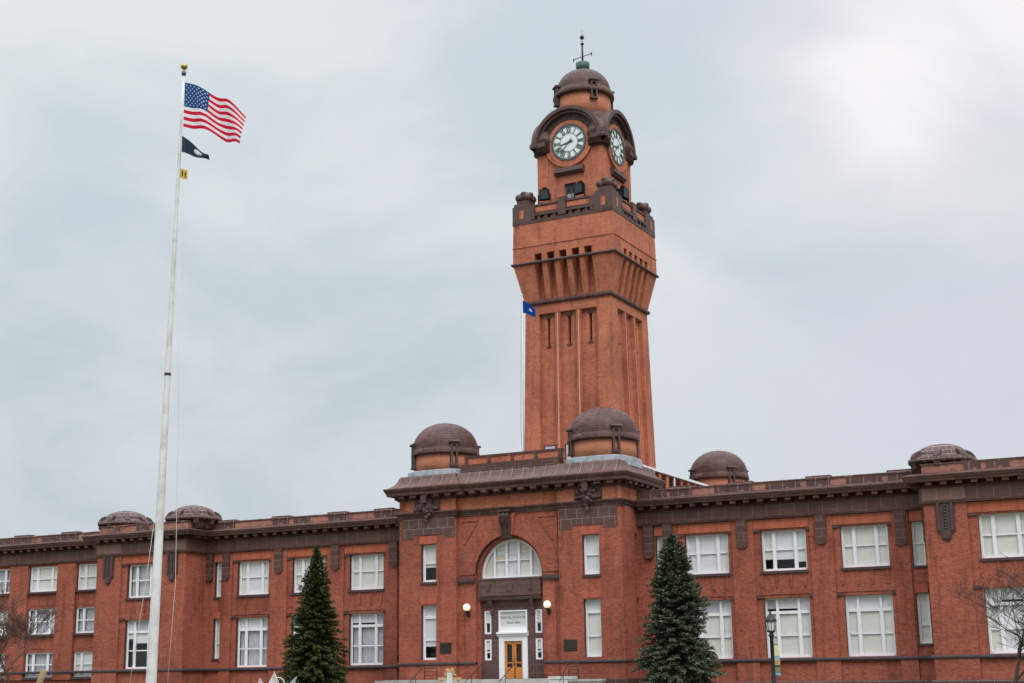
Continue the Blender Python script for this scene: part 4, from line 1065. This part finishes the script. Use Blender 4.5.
# handrails
def rail_group(x0, x1, y, label, bars, dx=1.2):
    r = thing('handrail', ((x0+x1)/2, -y, 0), label, 'handrail', 'iron handrails at the entrance steps')
    og = ((x0+x1)/2, -y, 0)
    zb, zt = -.44, .64
    for x in sorted({x0, x1}):
        b = MB(); b.tube([(x, -y, zb if bars else -.43), (x, -y, zt)], .032); b.build('post', BLACK, r, origin=og)
    if bars:
        for k in range(bars):
            b = MB(); z = zt-.02-.24*k; b.tube([(x0, -y, z), (x1, -y, z)], .026); b.build('bar', BLACK, r, origin=og)
    b = MB(); b.tube([(x0, -y, zt), (x0+dx*.25, -y-1.0, zt-.30), (x0+dx, -y-4.0, zt-1.22)], .030); b.build('sloping_bar', BLACK, r, origin=og)
    b = MB(); b.tube([(x0+dx*.62, -y-2.5, -1.63), (x0+dx*.62, -y-2.5, zt-.76)], .028); b.build('post', BLACK, r, origin=og)
rail_group(-5.87, -4.84, 5.0, 'black iron handrail with four bars at the left end of the landing', 4)
rail_group(5.66, 6.34, 5.2, 'black iron handrail with ladder-like bars above the pale stone pedestal', 4)
rail_group(-1.17, -1.17, 5.0, 'plain black iron handrail on the steps, left of the double door', 0, dx=.85)
rail_group(1.44, 1.44, 5.0, 'plain black iron handrail sloping across the foot of the double door', 0, dx=.85)

# plaques
for x, w, lb in ((-5.08, .86, 'left'), (4.95, .92, 'right')):
    b = MB(); b.box(x-w/2, x+w/2, PD+.004, PD+.05, 1.46, 2.14); b.box(x-w/2-.05, x+w/2+.05, PD+.002, PD+.03, 1.41, 2.19)
    for k in range(5): b.box(x-w*.36, x+w*.36*(1-.2*(k % 2)), PD+.05, PD+.058, 1.58+.1*k, 1.61+.1*k)
    tag(b.build('plaque', BRONZE, None, origin=(x, -PD, 1.5+H)), 'dark bronze plaque on the brick wall %s of the entrance arch' % lb, 'plaque', 'plaques beside the entrance')
# globe wall lamps
for x, lb in ((-3.25, 'left'), (3.25, 'right')):
    r = thing('wall_lamp', (x, -CD, 4.2+H), 'glowing white globe lamp on a black bracket %s of the entrance' % lb, 'lamp', 'globe lamps flanking the entrance')
    og = (x, -CD, 4.2+H)
    b = MB(); b.lathe((x, -CD-.42), [(.05, 4.28), (.13, 4.30), (.14, 4.42), (.09, 4.44)], 14); b.tube([(x, -CD, 4.22), (x, -CD-.2, 4.02), (x, -CD-.40, 4.10), (x, -CD-.42, 4.30)], .055); b.box(x-.10, x+.10, CD+.082, CD+.12, 3.98, 4.36)
    b.tube([(x, -CD-.08, 4.3), (x, -CD-.3, 4.26)], .03)
    b.build('bracket', BLACK, r, origin=og)
    b = MB(); b.ball((x, -CD-.42, 4.66), .27, seg=20, rings=12); b.build('globe', LITG, r, origin=og)

# ------------------------------------------------------------------ roof flagpole with the blue flag
rp = (-2.75, 5.2)
POLE2 = thing('flagpole', (rp[0], rp[1], 14.55+H), 'slender white flagpole standing on the roof beside the clock tower', 'flagpole')
b = MB(); b.tube([(rp[0], rp[1], 14.55), (rp[0]+.02, rp[1], 22), (rp[0]+.05, rp[1], 29.9)], [.055, .048, .035]); b.ball((rp[0]+.05, rp[1], 29.98), .10, sc=(1, 1, .9)); b.build('pole', WHITE2, POLE2, origin=(rp[0], rp[1], 14.55+H))
b = MB(); b.tube([(rp[0]-.06, rp[1]-.06, 15.5), (rp[0]-.22, rp[1]-.06, 19), (rp[0]-.12, rp[1]-.08, 24), (rp[0]+.0, rp[1]-.06, 29.8)], .018, seg=5); b.build('halyard', plain('halyard_rope', (.30, .29, .28), .9), POLE2, origin=(rp[0], rp[1], 14.55+H))
rr = RT.copy()
def cloth(name, mats, parent_loc, nu, nv, pfn, matfn, extra=None, label='', cat='flag'):
    bm = bmesh.new(); V = [[bm.verts.new(pfn(i/nu, j/nv)) for j in range(nv+1)] for i in range(nu+1)]
    for i in range(nu):
        for j in range(nv):
            f = bm.faces.new((V[i][j], V[i+1][j], V[i+1][j+1], V[i][j+1])); f.material_index = matfn((i+.5)/nu, (j+.5)/nv); f.smooth = True
    if extra: extra(bm)
    bmesh.ops.translate(bm, verts=bm.verts, vec=-Vector(parent_loc))
    me = bpy.data.meshes.new(name); bm.to_mesh(me); bm.free()
    for q in mats: me.materials.append(q)
    o = bpy.data.objects.new(name, me); COL.objects.link(o); o.location = parent_loc
    return tag(o, label, cat)
def clothmat(name, c):
    m, t, b = newmat(name); g = G(t)
    b.inputs['Base Color'].default_value = (*c, 1); b.inputs['Roughness'].default_value = .8; b.inputs['Specular IOR Level'].default_value = .1
    # thin cloth lets some of the sky through
    tl = g.n('ShaderNodeBsdfTranslucent'); tl.inputs[0].default_value = (*c, 1); mx = g.n('ShaderNodeMixShader'); mx.inputs[0].default_value = .45
    g.l(b.outputs[0], mx.inputs[1]); g.l(tl.outputs[0], mx.inputs[2]); g.l(mx.outputs[0], t.nodes['Material Output'].inputs[0])
    return m
FB, FR, FW_ = clothmat('flag_blue', (.020, .075, .24)), clothmat('flag_red', (.66, .018, .055)), clothmat('flag_white', (.86, .84, .86))
FK, FN, FY, FD = clothmat('flag_black', (.030, .045, .070)), clothmat('flag_navy', (.008, .06, .30)), clothmat('flag_gold', (.66, .45, .08)), clothmat('flag_dark', (.05, .05, .04))
def patch(bm, pfn, poly, mi, off=.012):
    """flat emblem piece laid on both faces of the cloth"""
    for sg in (1, -1):
        vs = []
        for u, v in poly:
            e1 = (Vector(pfn(u+.01, v))-Vector(pfn(u-.01, v))); e2 = (Vector(pfn(u, v+.01))-Vector(pfn(u, v-.01)))
            vs.append(bm.verts.new(Vector(pfn(u, v))+e1.cross(e2).normalized()*off*sg))
        f = bm.faces.new(vs); f.material_index = mi
def star(cu, cv, r, asp, k=5):
    return [(cu+rad*math.sin(a)/asp, cv-rad*math.cos(a)) for a, rad in [(math.pi*i/k, r if i % 2 == 0 else r*.42) for i in range(2*k)]]
# blue flag on the roof pole
p0 = Vector((rp[0]+.06, rp[1], 29.55+H))
def pf_navy(u, v):
    return p0+rr*(u*1.05)+Vector((0, 0, -1.05*v-.75*u*(.55+.45*u)+.28*u*v))+Vector((rr.y, -rr.x, 0))*(.16*math.sin(u*6+v*1.5)*u)
cloth('navy_flag', [FN, FW_], tuple(p0), 14, 10, pf_navy, lambda u, v: 0, lambda bm: (patch(bm, pf_navy, [(.62+.12*math.cos(a), .5+.13*math.sin(a)) for a in [2*math.pi*k/12 for k in range(12)]], 1),), 'small blue flag with a white emblem flying from the roof pole beside the tower')

# ------------------------------------------------------------------ tall flagpole in front
fb = Vector((16.27, -59.22, 0))
lean = Vector((RT.x, RT.y, 0))*.0125
def fp(z): return Vector((fb.x+lean.x*(z+1.65), fb.y+lean.y*(z+1.65), z))
FP = thing('flagpole', (fb.x, fb.y, 0), 'very tall white tapered flagpole with a gilded ball on the lawn', 'flagpole')
ZTOP = 21.05
b = MB(); zs = [-1.65, 0, 3, 6, 9.9, 13, 16, 19, ZTOP-.35]
b.tube([fp(z) for z in zs], [.182, .170, .150, .128, .096, .078, .062, .048, .038], seg=16); b.lathe((fb.x, fb.y), [(.34, -1.65), (.34, -1.55), (.24, -1.45), (.2, -1.4)], 18)
b.build('pole', WHITE2, FP, origin=(fb.x, fb.y, 0))
b = MB(); q = fp(9.95); b.tube([fp(9.90), fp(9.98)], .112, seg=16); b.build('collar', BLACK, FP, origin=(fb.x, fb.y, 0))
b = MB(); q = fp(ZTOP-.28); b.tube([fp(ZTOP-.32), fp(ZTOP-.20)], .08, seg=12); b.build('truck', plain('blue_grey_metal', (.07, .11, .19), .5), FP, origin=(fb.x, fb.y, 0))
b = MB(); q = fp(ZTOP); b.ball(tuple(q), .125, seg=18, rings=12); b.tube([fp(ZTOP-.24), fp(ZTOP-.1)], .04); b.build('finial_ball', GOLD, FP, origin=(fb.x, fb.y, 0))
b = MB(); sd_ = Vector((RT.x, RT.y, 0))
b.tube([fp(16.2)+sd_*.07, fp(9)+sd_*.42, fp(3)+sd_*.62, fp(-.6)+sd_*.52], .008, seg=5); b.tube([fp(6)-sd_*.1, fp(3)-sd_*.35, fp(-.8)-sd_*.75], .008, seg=5)
b.build('halyard', plain('white_rope', (.62, .60, .58), .9), FP, origin=(fb.x, fb.y, 0))
# stars and stripes
t0 = fp(20.45); nrm = Vector((rr.y, -rr.x, 0))
def pf_us(u, v):
    hz = 1.66*(1-.27*u)
    drop = 1.02*u+.22*u*u-.10*math.sin(u*math.pi)*(1-v*.2)
    x = 2.16*u-.12*u*v
    w = .20*math.sin(u*10.5-v*2.6)*min(1, u*2.2)+.07*math.sin(u*19+v*3)*u
    return t0+Vector((0, 0, H))+rr*(.06+x)+Vector((0, 0, -hz*v-drop+.05*math.sin(u*10-v*2)*u))+nrm*w
def us_m(u, v):
    if u < .40 and v < 7/13: return 0
    return 1 if int(v*13) % 2 == 0 else 2
def us_stars(bm):
    for r in range(9):
        n = 6 if r % 2 == 0 else 5
        for c in range(n):
            patch(bm, pf_us, star(.40*((2*c+1+(r % 2))/12), (7/13)*((r+1)/10), .026, 1.55), 2, .006)
cloth('american_flag', [FB, FR, FW_], tuple(t0+Vector((0, 0, H))), 40, 26, pf_us, us_m, us_stars, 'striped red, white and blue flag with white stars atop the tall white pole')
t1 = fp(18.46)
def pf_k(u, v):
    return t1+Vector((0, 0, H))+rr*(.06+.98*u)+Vector((0, 0, -.60*v*(1-.74*u)-.80*u+.05*math.sin(u*7+v)*u))+nrm*(.10*math.sin(u*8+v*2)*u)
def k_emb(bm):
    cu, cv = .58, .46
    patch(bm, pf_k, [(cu+.15*math.cos(a), cv+.26*math.sin(a)) for a in [2*math.pi*k/18 for k in range(18)]], 1, .006)
    patch(bm, pf_k, [(cu+.02+.075*math.cos(a), cv-.03+.13*math.sin(a)) for a in [2*math.pi*k/12 for k in range(12)]], 0, .010)
    patch(bm, pf_k, [(cu-.07, cv+.23), (cu-.02, cv+.09), (cu+.07, cv+.09), (cu+.12, cv+.2)], 0, .011)
    patch(bm, pf_k, [(.06, .05), (.10, .05), (.10, .95), (.06, .95)], 2, .006)
cloth('black_flag', [FK, FW_, clothmat('flag_grey', (.09, .11, .14))], tuple(t1+Vector((0, 0, H))), 18, 12, pf_k, lambda u, v: 0, k_emb, 'black flag with a white round emblem hanging below the striped flag')
t2 = fp(17.24)
def pf_y(u, v): return t2+Vector((0, 0, H))+rr*(.05+.26*u)+Vector((0, 0, -.34*v-.06*u))+nrm*(.04*math.sin(u*6))
cloth('yellow_pennant', [FY, FD], tuple(t2+Vector((0, 0, H))), 6, 6, pf_y, lambda u, v: 0, lambda bm: [patch(bm, pf_y, [(a, .25), (a+.16, .25), (a+.12, .8), (a+.02, .8)], 1, .006) for a in (.28, .62)], 'tiny yellow pennant with dark marks, lowest on the tall white pole')

# ------------------------------------------------------------------ street lamp and its banner
lx, ly = 32.45, -45.04
LP = thing('street_lamp', (lx, ly, 0), 'black street lamp with a lantern head in front of the right wing', 'street lamp')
og = (lx, ly, 0)
b = MB(); b.lathe((lx, ly), [(.20, -1.65), (.20, -1.5), (.15, -1.42), (.14, -.95), (.09, -.85), (.075, .0), (.065, 1.10), (.10, 1.14), (.10, 1.2), (.07, 1.24), (.09, 1.30)], 16); b.build('post', BLACK, LP, origin=og)
b = MB(); b.lathe((lx, ly), [(.10, 1.28), (.155, 1.30), (.155, 1.34), (.02, 1.345)], 8)
for k in range(8):
    a = 2*math.pi*(k+.5)/8; b.tube([(lx+.13*math.cos(a), ly+.13*math.sin(a), 1.32), (lx+.185*math.cos(a), ly+.185*math.sin(a), 1.66)], .012, seg=5)
lant = b.build('lantern', BLACK, LP, origin=og)
b = MB(); b.lathe((lx, ly), [(.115, 1.345), (.165, 1.655)], 8, smooth=False); b.build('glass', FROST, lant, origin=og)
b = MB(); b.lathe((lx, ly), [(.20, 1.66), (.225, 1.665), (.225, 1.70), (.20, 1.74), (.13, 1.84), (.06, 1.90), (.05, 1.94), (.035, 1.97), (.045, 2.0), (.02, 2.04)], 8); b.build('lantern_roof', BLACK, lant, origin=og)
bx = Vector((RT.x, RT.y, 0)).normalized(); bd = (bx*.45+Vector((-.45, .78, 0))*.0+Vector((-RT.y, RT.x, 0))*.75).normalized()
b = MB()
for z in (.86, -.22): b.tube([(lx, ly, z), (lx+bd.x*.58, ly+bd.y*.58, z)], .014)
b.build('banner_arm', BLACK, LP, origin=og)
bp0 = Vector((lx, ly, .86+H))+bd*.08
def pf_b(u, v): return bp0+bd*(.46*u)+bx*(.10*v*u)+Vector((0, 0, -1.08*v))+bx*(.03*math.sin(v*5))
def bm_m(u, v):
    if v < .36: return 0 if 0.2 < u else 1
    if v < .50: return 2
    if v < .66: return 3
    if v < .72: return 4
    if v < .93: return 5
    return 2
BW = [clothmat('banner_yellow', (.74, .70, .36)), clothmat('banner_white', (.78, .80, .78)), clothmat('banner_sky_blue', (.30, .48, .60)), clothmat('banner_orange', (.72, .45, .16)), clothmat('banner_dark_green', (.05, .07, .05)), clothmat('banner_olive', (.24, .25, .17))]
cloth('banner', BW, tuple(bp0), 6, 30, pf_b, bm_m, lambda bm: patch(bm, pf_b, [(.55+.28*math.cos(a), .57+.07*math.sin(a)) for a in [2*math.pi*k/14 for k in range(14)]], 3, .006), 'narrow yellow, blue and orange banner hung on the black street lamp', 'banner')

# ------------------------------------------------------------------ trees
def spruce(name, x, y, ztop, rbase, seed, label, c1, c2, c3, lean=(0, 0)):
    rnd = random.Random(seed)
    T = thing(name, (x, y, 0), label, 'tree', 'spruces beside the entrance')
    b = MB(); b.tube([(x, y, -1.65), (x, y, 2), (x+lean[0]*.6, y+lean[1]*.6, ztop-2), (x+lean[0], y+lean[1], ztop)], [.17, .13, .05, .012], seg=8)
    b.build('trunk', plain('spruce_bark', (.07, .05, .035), .95), T, origin=(x, y, 0))
    verts, faces, tips = [], [], []
    Ht = ztop+1.65
    def blade(p, d, up, ln, w, tip=.5):
        s = d.cross(up); 
        if s.length < 1e-4: return
        s = s.normalized()*w; i = len(verts)
        verts.extend([p-s, p+s, p+d*ln*.65+s*.7, p+d*ln, p+d*ln*.65-s*.7]); faces.append((i, i+1, i+2, i+3, i+4)); tips.append(tip)
    z = .12
    bald = [(rnd.uniform(0, 6.28), rnd.uniform(.8, Ht*.75)) for q in range(9)]     # places where boughs are missing
    phase = 0
    lobes = [(rnd.uniform(0, 6.28), rnd.uniform(0, Ht*.9), rnd.uniform(-.22, .16)) for q in range(26)]
    while z < Ht-.05:
        f = z/Ht
        prof = (1-f)**(.80 if seed == 11 else .62)
        rad = rbase*prof*(1.0 if f > .10 else .86+f*1.4)
        nb = int(8+13*prof); phase += rnd.uniform(.3, 1.2)
        if f > .93: nb = 5
        for k in range(nb):
            a = phase+2*math.pi*k/nb+rnd.uniform(-.2, .2)
            ln = max(.16, rad*rnd.uniform(.80, 1.04)*(1+.09*math.sin(3*a+z*1.3)+.05*math.sin(7*a-z*2.1)+sum(q3*math.exp(-((z-q2)/.55)**2-((math.sin((a-q1)/2))/.28)**2) for q1, q2, q3 in lobes)))
            if any(abs(z-q2) < .38 and math.cos(a-q1) > .90 for q1, q2 in bald): ln *= rnd.uniform(.5, .8)
            out = Vector((math.cos(a), math.sin(a), 0)); side = Vector((-out.y, out.x, 0))
            base = Vector((x+lean[0]*f, y+lean[1]*f, z+rnd.uniform(-.10, .10)))
            droop = .30*(1-f)+.02; rise = .55*f+.05
            def pt(t): return base+out*(ln*t)+Vector((0, 0, ln*(rise*t-droop*t*t*1.7+.16*(1-f)*t**4)))
            n = max(4, int(ln/.12))
            for i in range(n):
                t = .12+.88*(i+rnd.random()*.6)/n
                if t > 1: t = 1
                p = pt(t); d = (pt(min(1, t+.05))-pt(t-.05)).normalized()
                sl = (.26+.26*math.sin(math.pi*min(1, t*.9+.08)))*min(1, ln*.75)*(1.05-.45*t)
                for s in (-1, 1):
                    dd = (d*.75+side*s*rnd.uniform(.6, 1.1)+Vector((0, 0, rnd.uniform(-.28, .10)))).normalized()
                    m = 4
                    for q in range(m):
                        pp = p+dd*sl*q/m+Vector((0, 0, rnd.uniform(-.10, .06))); tw = dd+Vector((rnd.uniform(-.5, .5), rnd.uniform(-.5, .5), rnd.uniform(-.35, .45)))
                        blade(pp, tw.normalized(), Vector((rnd.uniform(-.7, .7), rnd.uniform(-.7, .7), 1)), sl*.32+.07, .028+.020*rnd.random(), t*.7+.3*q/m)
                for q in range(3):      # upright and hanging tufts give the bough its body
                    blade(p+Vector((rnd.uniform(-.08, .08), rnd.uniform(-.08, .08), rnd.uniform(-.08, .04))), (d*.5+side*rnd.uniform(-.8, .8)+Vector((0, 0, rnd.uniform(-.9, .8)))).normalized(), Vector((rnd.uniform(-1, 1), rnd.uniform(-1, 1), .3)), rnd.uniform(.10, .19), .030, t*.9)
                blade(p, (d+Vector((0, 0, rnd.uniform(-.2, .35)))).normalized(), Vector((rnd.uniform(-.3, .3), rnd.uniform(-.3, .3), 1)), .17, .035, t)
        z += .17+.09*(1-f)*rnd.random()+.03
    # leader
    for k in range(26):
        a = rnd.uniform(0, 6.28); zz = ztop+H-rnd.random()*.75
        blade(Vector((x+lean[0], y+lean[1], zz)), Vector((math.cos(a)*.6, math.sin(a)*.6, .8)).normalized(), Vector((0, 0, 1)), .18, .022)
    verts = [(v[0]-x, v[1]-y, v[2]+H) if i < 0 else v for i, v in enumerate(verts)]
    me = bpy.data.meshes.new('crown'); me.from_pydata([(v[0]-x, v[1]-y, v[2]-(H if False else 0)) for v in verts], [], faces)
    at = me.attributes.new('tip', 'FLOAT', 'FACE'); at.data.foreach_set('value', tips)
    m, t, bb = newmat(name+'_needles'); g = G(t); o = g.n('ShaderNodeTexCoord').outputs['Object']
    ge = g.n('ShaderNodeNewGeometry')
    col = g.mix(g.ramp(g.noise(o, 1.4, 3, .6), .35, .65), c1, c2)
    ta = g.n('ShaderNodeAttribute', attribute_name='tip')      # paler growth at bough ends, with the crown's inner shade put into colour
    col = g.mix(g.math('MULTIPLY', g.ramp(ta.outputs['Fac'], .45, 1.0), .75), col, c3)
    col = g.mix(g.math('MULTIPLY', ge.outputs['Random Per Island'], .4), col, tuple(q*1.5 for q in c2))
    g.l(col, bb.inputs['Base Color']); bb.inputs['Roughness'].default_value = .75; bb.inputs['Specular IOR Level'].default_value = .2
    me.materials.append(m)
    cr = bpy.data.objects.new('crown', me); COL.objects.link(cr); cr.parent = T; cr.location = (0, 0, 0)
    return T
spruce('spruce_tree', -12.35, -9.5, 8.98, 3.15, 11, 'dark green spruce tree in front of the left wing', (.021, .034, .012), (.048, .062, .020), (.112, .130, .044), (.12, 0))
spruce('spruce_tree', 15.4, -9.5, 8.43, 3.15, 23, 'fuller grey-green spruce tree in front of the right wing', (.033, .050, .027), (.076, .100, .058), (.170, .200, .135), (-.25, 0))

def bare_tree(x, y, height, label, seed, spread=.55, depth=6, col=(.055, .042, .036), r0=.11, trunk=.42):
    rnd = random.Random(seed); T = thing('bare_tree', (x, y, 0), label, 'tree')
    tb = MB(); tw = MB()
    def grow(p, d, ln, r, lev):
        n = 4 if lev < 3 else 3; pts = [p]; rad = [r]
        for i in range(n):
            d = (d+Vector((rnd.uniform(-.16, .16), rnd.uniform(-.16, .16), .05))).normalized()
            pts.append(pts[-1]+d*ln/n); rad.append(r*(1-.42*(i+1)/n))
        (tb if lev < 1 else tw).tube(pts, rad, seg=7 if lev < 2 else 4, cap=False)
        if lev >= depth: return
        k = 4 if lev == 0 else rnd.choice((3, 3, 4))
        for i in range(k):
            t = rnd.uniform(.30, 1.0) if lev else .35+.65*i/(k-1); q = pts[0].lerp(pts[-1], t)
            j = min(int(t*n), n-1); q = pts[j].lerp(pts[j+1], t*n-j)
            a = rnd.uniform(0, 6.28); sp = spread*rnd.uniform(.6, 1.2)
            nd = (d+Vector((math.cos(a)*sp*1.5, math.sin(a)*sp*1.5, rnd.uniform(-.1, .25)))).normalized()
            grow(q, nd, ln*rnd.uniform(.62, .90), max(.009, r*.52), lev+1)
    grow(Vector((x, y, -1.65)), Vector((.03, 0, 1)), height*trunk, r0, 0)
    bark = plain('bare_bark', col, .95, var=.4)
    tb.build('trunk', bark, T, origin=(x, y, 0)); tw.build('twigs', bark, T, origin=(x, y, 0))
bare_tree(36.9, -20.6, 7.2, 'leafless young tree with thin dark branches before the right end pavilion', 5, depth=6, spread=.80, trunk=.36, r0=.12, col=(.060, .047, .042))
bare_tree(-6.4, -43.4, 5.2, 'leafless reddish brown sapling at the far left in front of the three-storey wing', 9, col=(.085, .05, .042), r0=.07, depth=6)

# ------------------------------------------------------------------ lawn decorations that just reach into the picture
WOODP = plain('raw_pine', (.55, .37, .20), .8, var=.35); STRAW = plain('straw', (.58, .42, .20), .9, var=.4)
mx_, my_ = 12.5, -33.4; og = (mx_, my_, 0)
MG = thing('wooden_stand', og, 'raw timber stand with a white box and straw tuft before the entrance steps', 'stand')
u2 = Vector((RT.x, RT.y, 0))
b = MB((mx_, my_), (RT.x, RT.y), (RT.y, -RT.x)); b.box(-.56, .56, -.12, .12, -.30, -.18); b.build('crossbar', WOODP, MG, origin=og)
for s in (-1, 1):
    b = MB((mx_, my_), (RT.x, RT.y), (RT.y, -RT.x)); b.box(s*.42-.07, s*.42+.07, -.08, .08, -1.65, -.30); b.build('leg', WOODP, MG, origin=og)
b = MB((mx_, my_), (RT.x, RT.y), (RT.y, -RT.x)); b.prism([(-.14, -1.2), (.14, -1.2), (.14, -.30), (.13, .02), (-.11, .06), (-.13, -.30)], .13, .26); b.build('white_panel', CONCW, MG, origin=og)
b = MB(); rnd = random.Random(4)
for k in range(70):
    a = rnd.uniform(0, math.pi); ln = rnd.uniform(.22, .46); q = Vector((mx_, my_, -.10))+u2*.02+Vector((-RT.y, RT.x, 0))*rnd.uniform(-.12, .1)
    e_ = q+u2*(ln*math.cos(a)*.75)+Vector((0, 0, ln*math.sin(a)*1.05)); b.tube([q, q.lerp(e_, .6)+Vector((0, 0, .03)), e_-Vector((0, 0, .02))], [.014, .012, .006], seg=4)
b.build('straw_tuft', STRAW, MG, origin=og)
ox, oy = 4.95, -37.4; og = (ox, oy, 0); PINK = plain('pale_pink_board', (.60, .47, .44), .8, var=.35); LIL = plain('pale_lilac_board', (.62, .58, .64), .8, var=.4)
OR = thing('lawn_ornament', og, 'pale pink pointed lawn ornament with a white hoop, left of the dark spruce', 'ornament')
b = MB((ox, oy), (RT.x, RT.y), (RT.y, -RT.x)); b.prism([(-.44, -1.65), (-.40, -.9), (-.26, -.3), (0, .20), (.22, -.3), (.36, -.9), (.40, -1.65)], -.05, .05); b.build('board', LIL, OR, origin=og)
b = MB((ox, oy), (RT.x, RT.y), (RT.y, -RT.x)); b.prism([(-.05, .05), (0, .24), (.05, .05), (.30, -.55), (.22, -.6), (0, -.05), (-.05, -.1)], .05, .09); b.prism([(-.95, -1.65), (-.80, -.35), (-.70, -.06), (-.58, -.28), (-.40, -.40), (-.38, -1.65)], -.03, .03); b.build('pink_edging', PINK, OR, origin=og)
b = MB((ox, oy), (RT.x, RT.y), (RT.y, -RT.x)); b.ring(.18, -.38, .30, .335, R(-30), R(120), -.02, .02, seg=18); b.build('hoop', WHITE, OR, origin=og)
b = MB((ox, oy), (RT.x, RT.y), (RT.y, -RT.x)); b.prism([(.70, -.4), (.95, -.12), (1.12, -.02), (1.04, -.26), (.98, -.5), (1.0, -1.65), (.8, -1.65)], -.02, .02); b.build('grey_wing', LEAD, OR, origin=og)
b = MB(); b.tube([(-5.62, -42.9, -1.65), (-5.22, -42.66, -.2), (-4.99, -42.6, .45)], [.17, .16, .15], seg=10)
tag(b.build('leaning_post', plain('weathered_post', (.30, .21, .12), .9, var=.5), None, origin=(-5.6, -42.9, 0)), 'short weathered timber post leaning to the right at lower left', 'post')
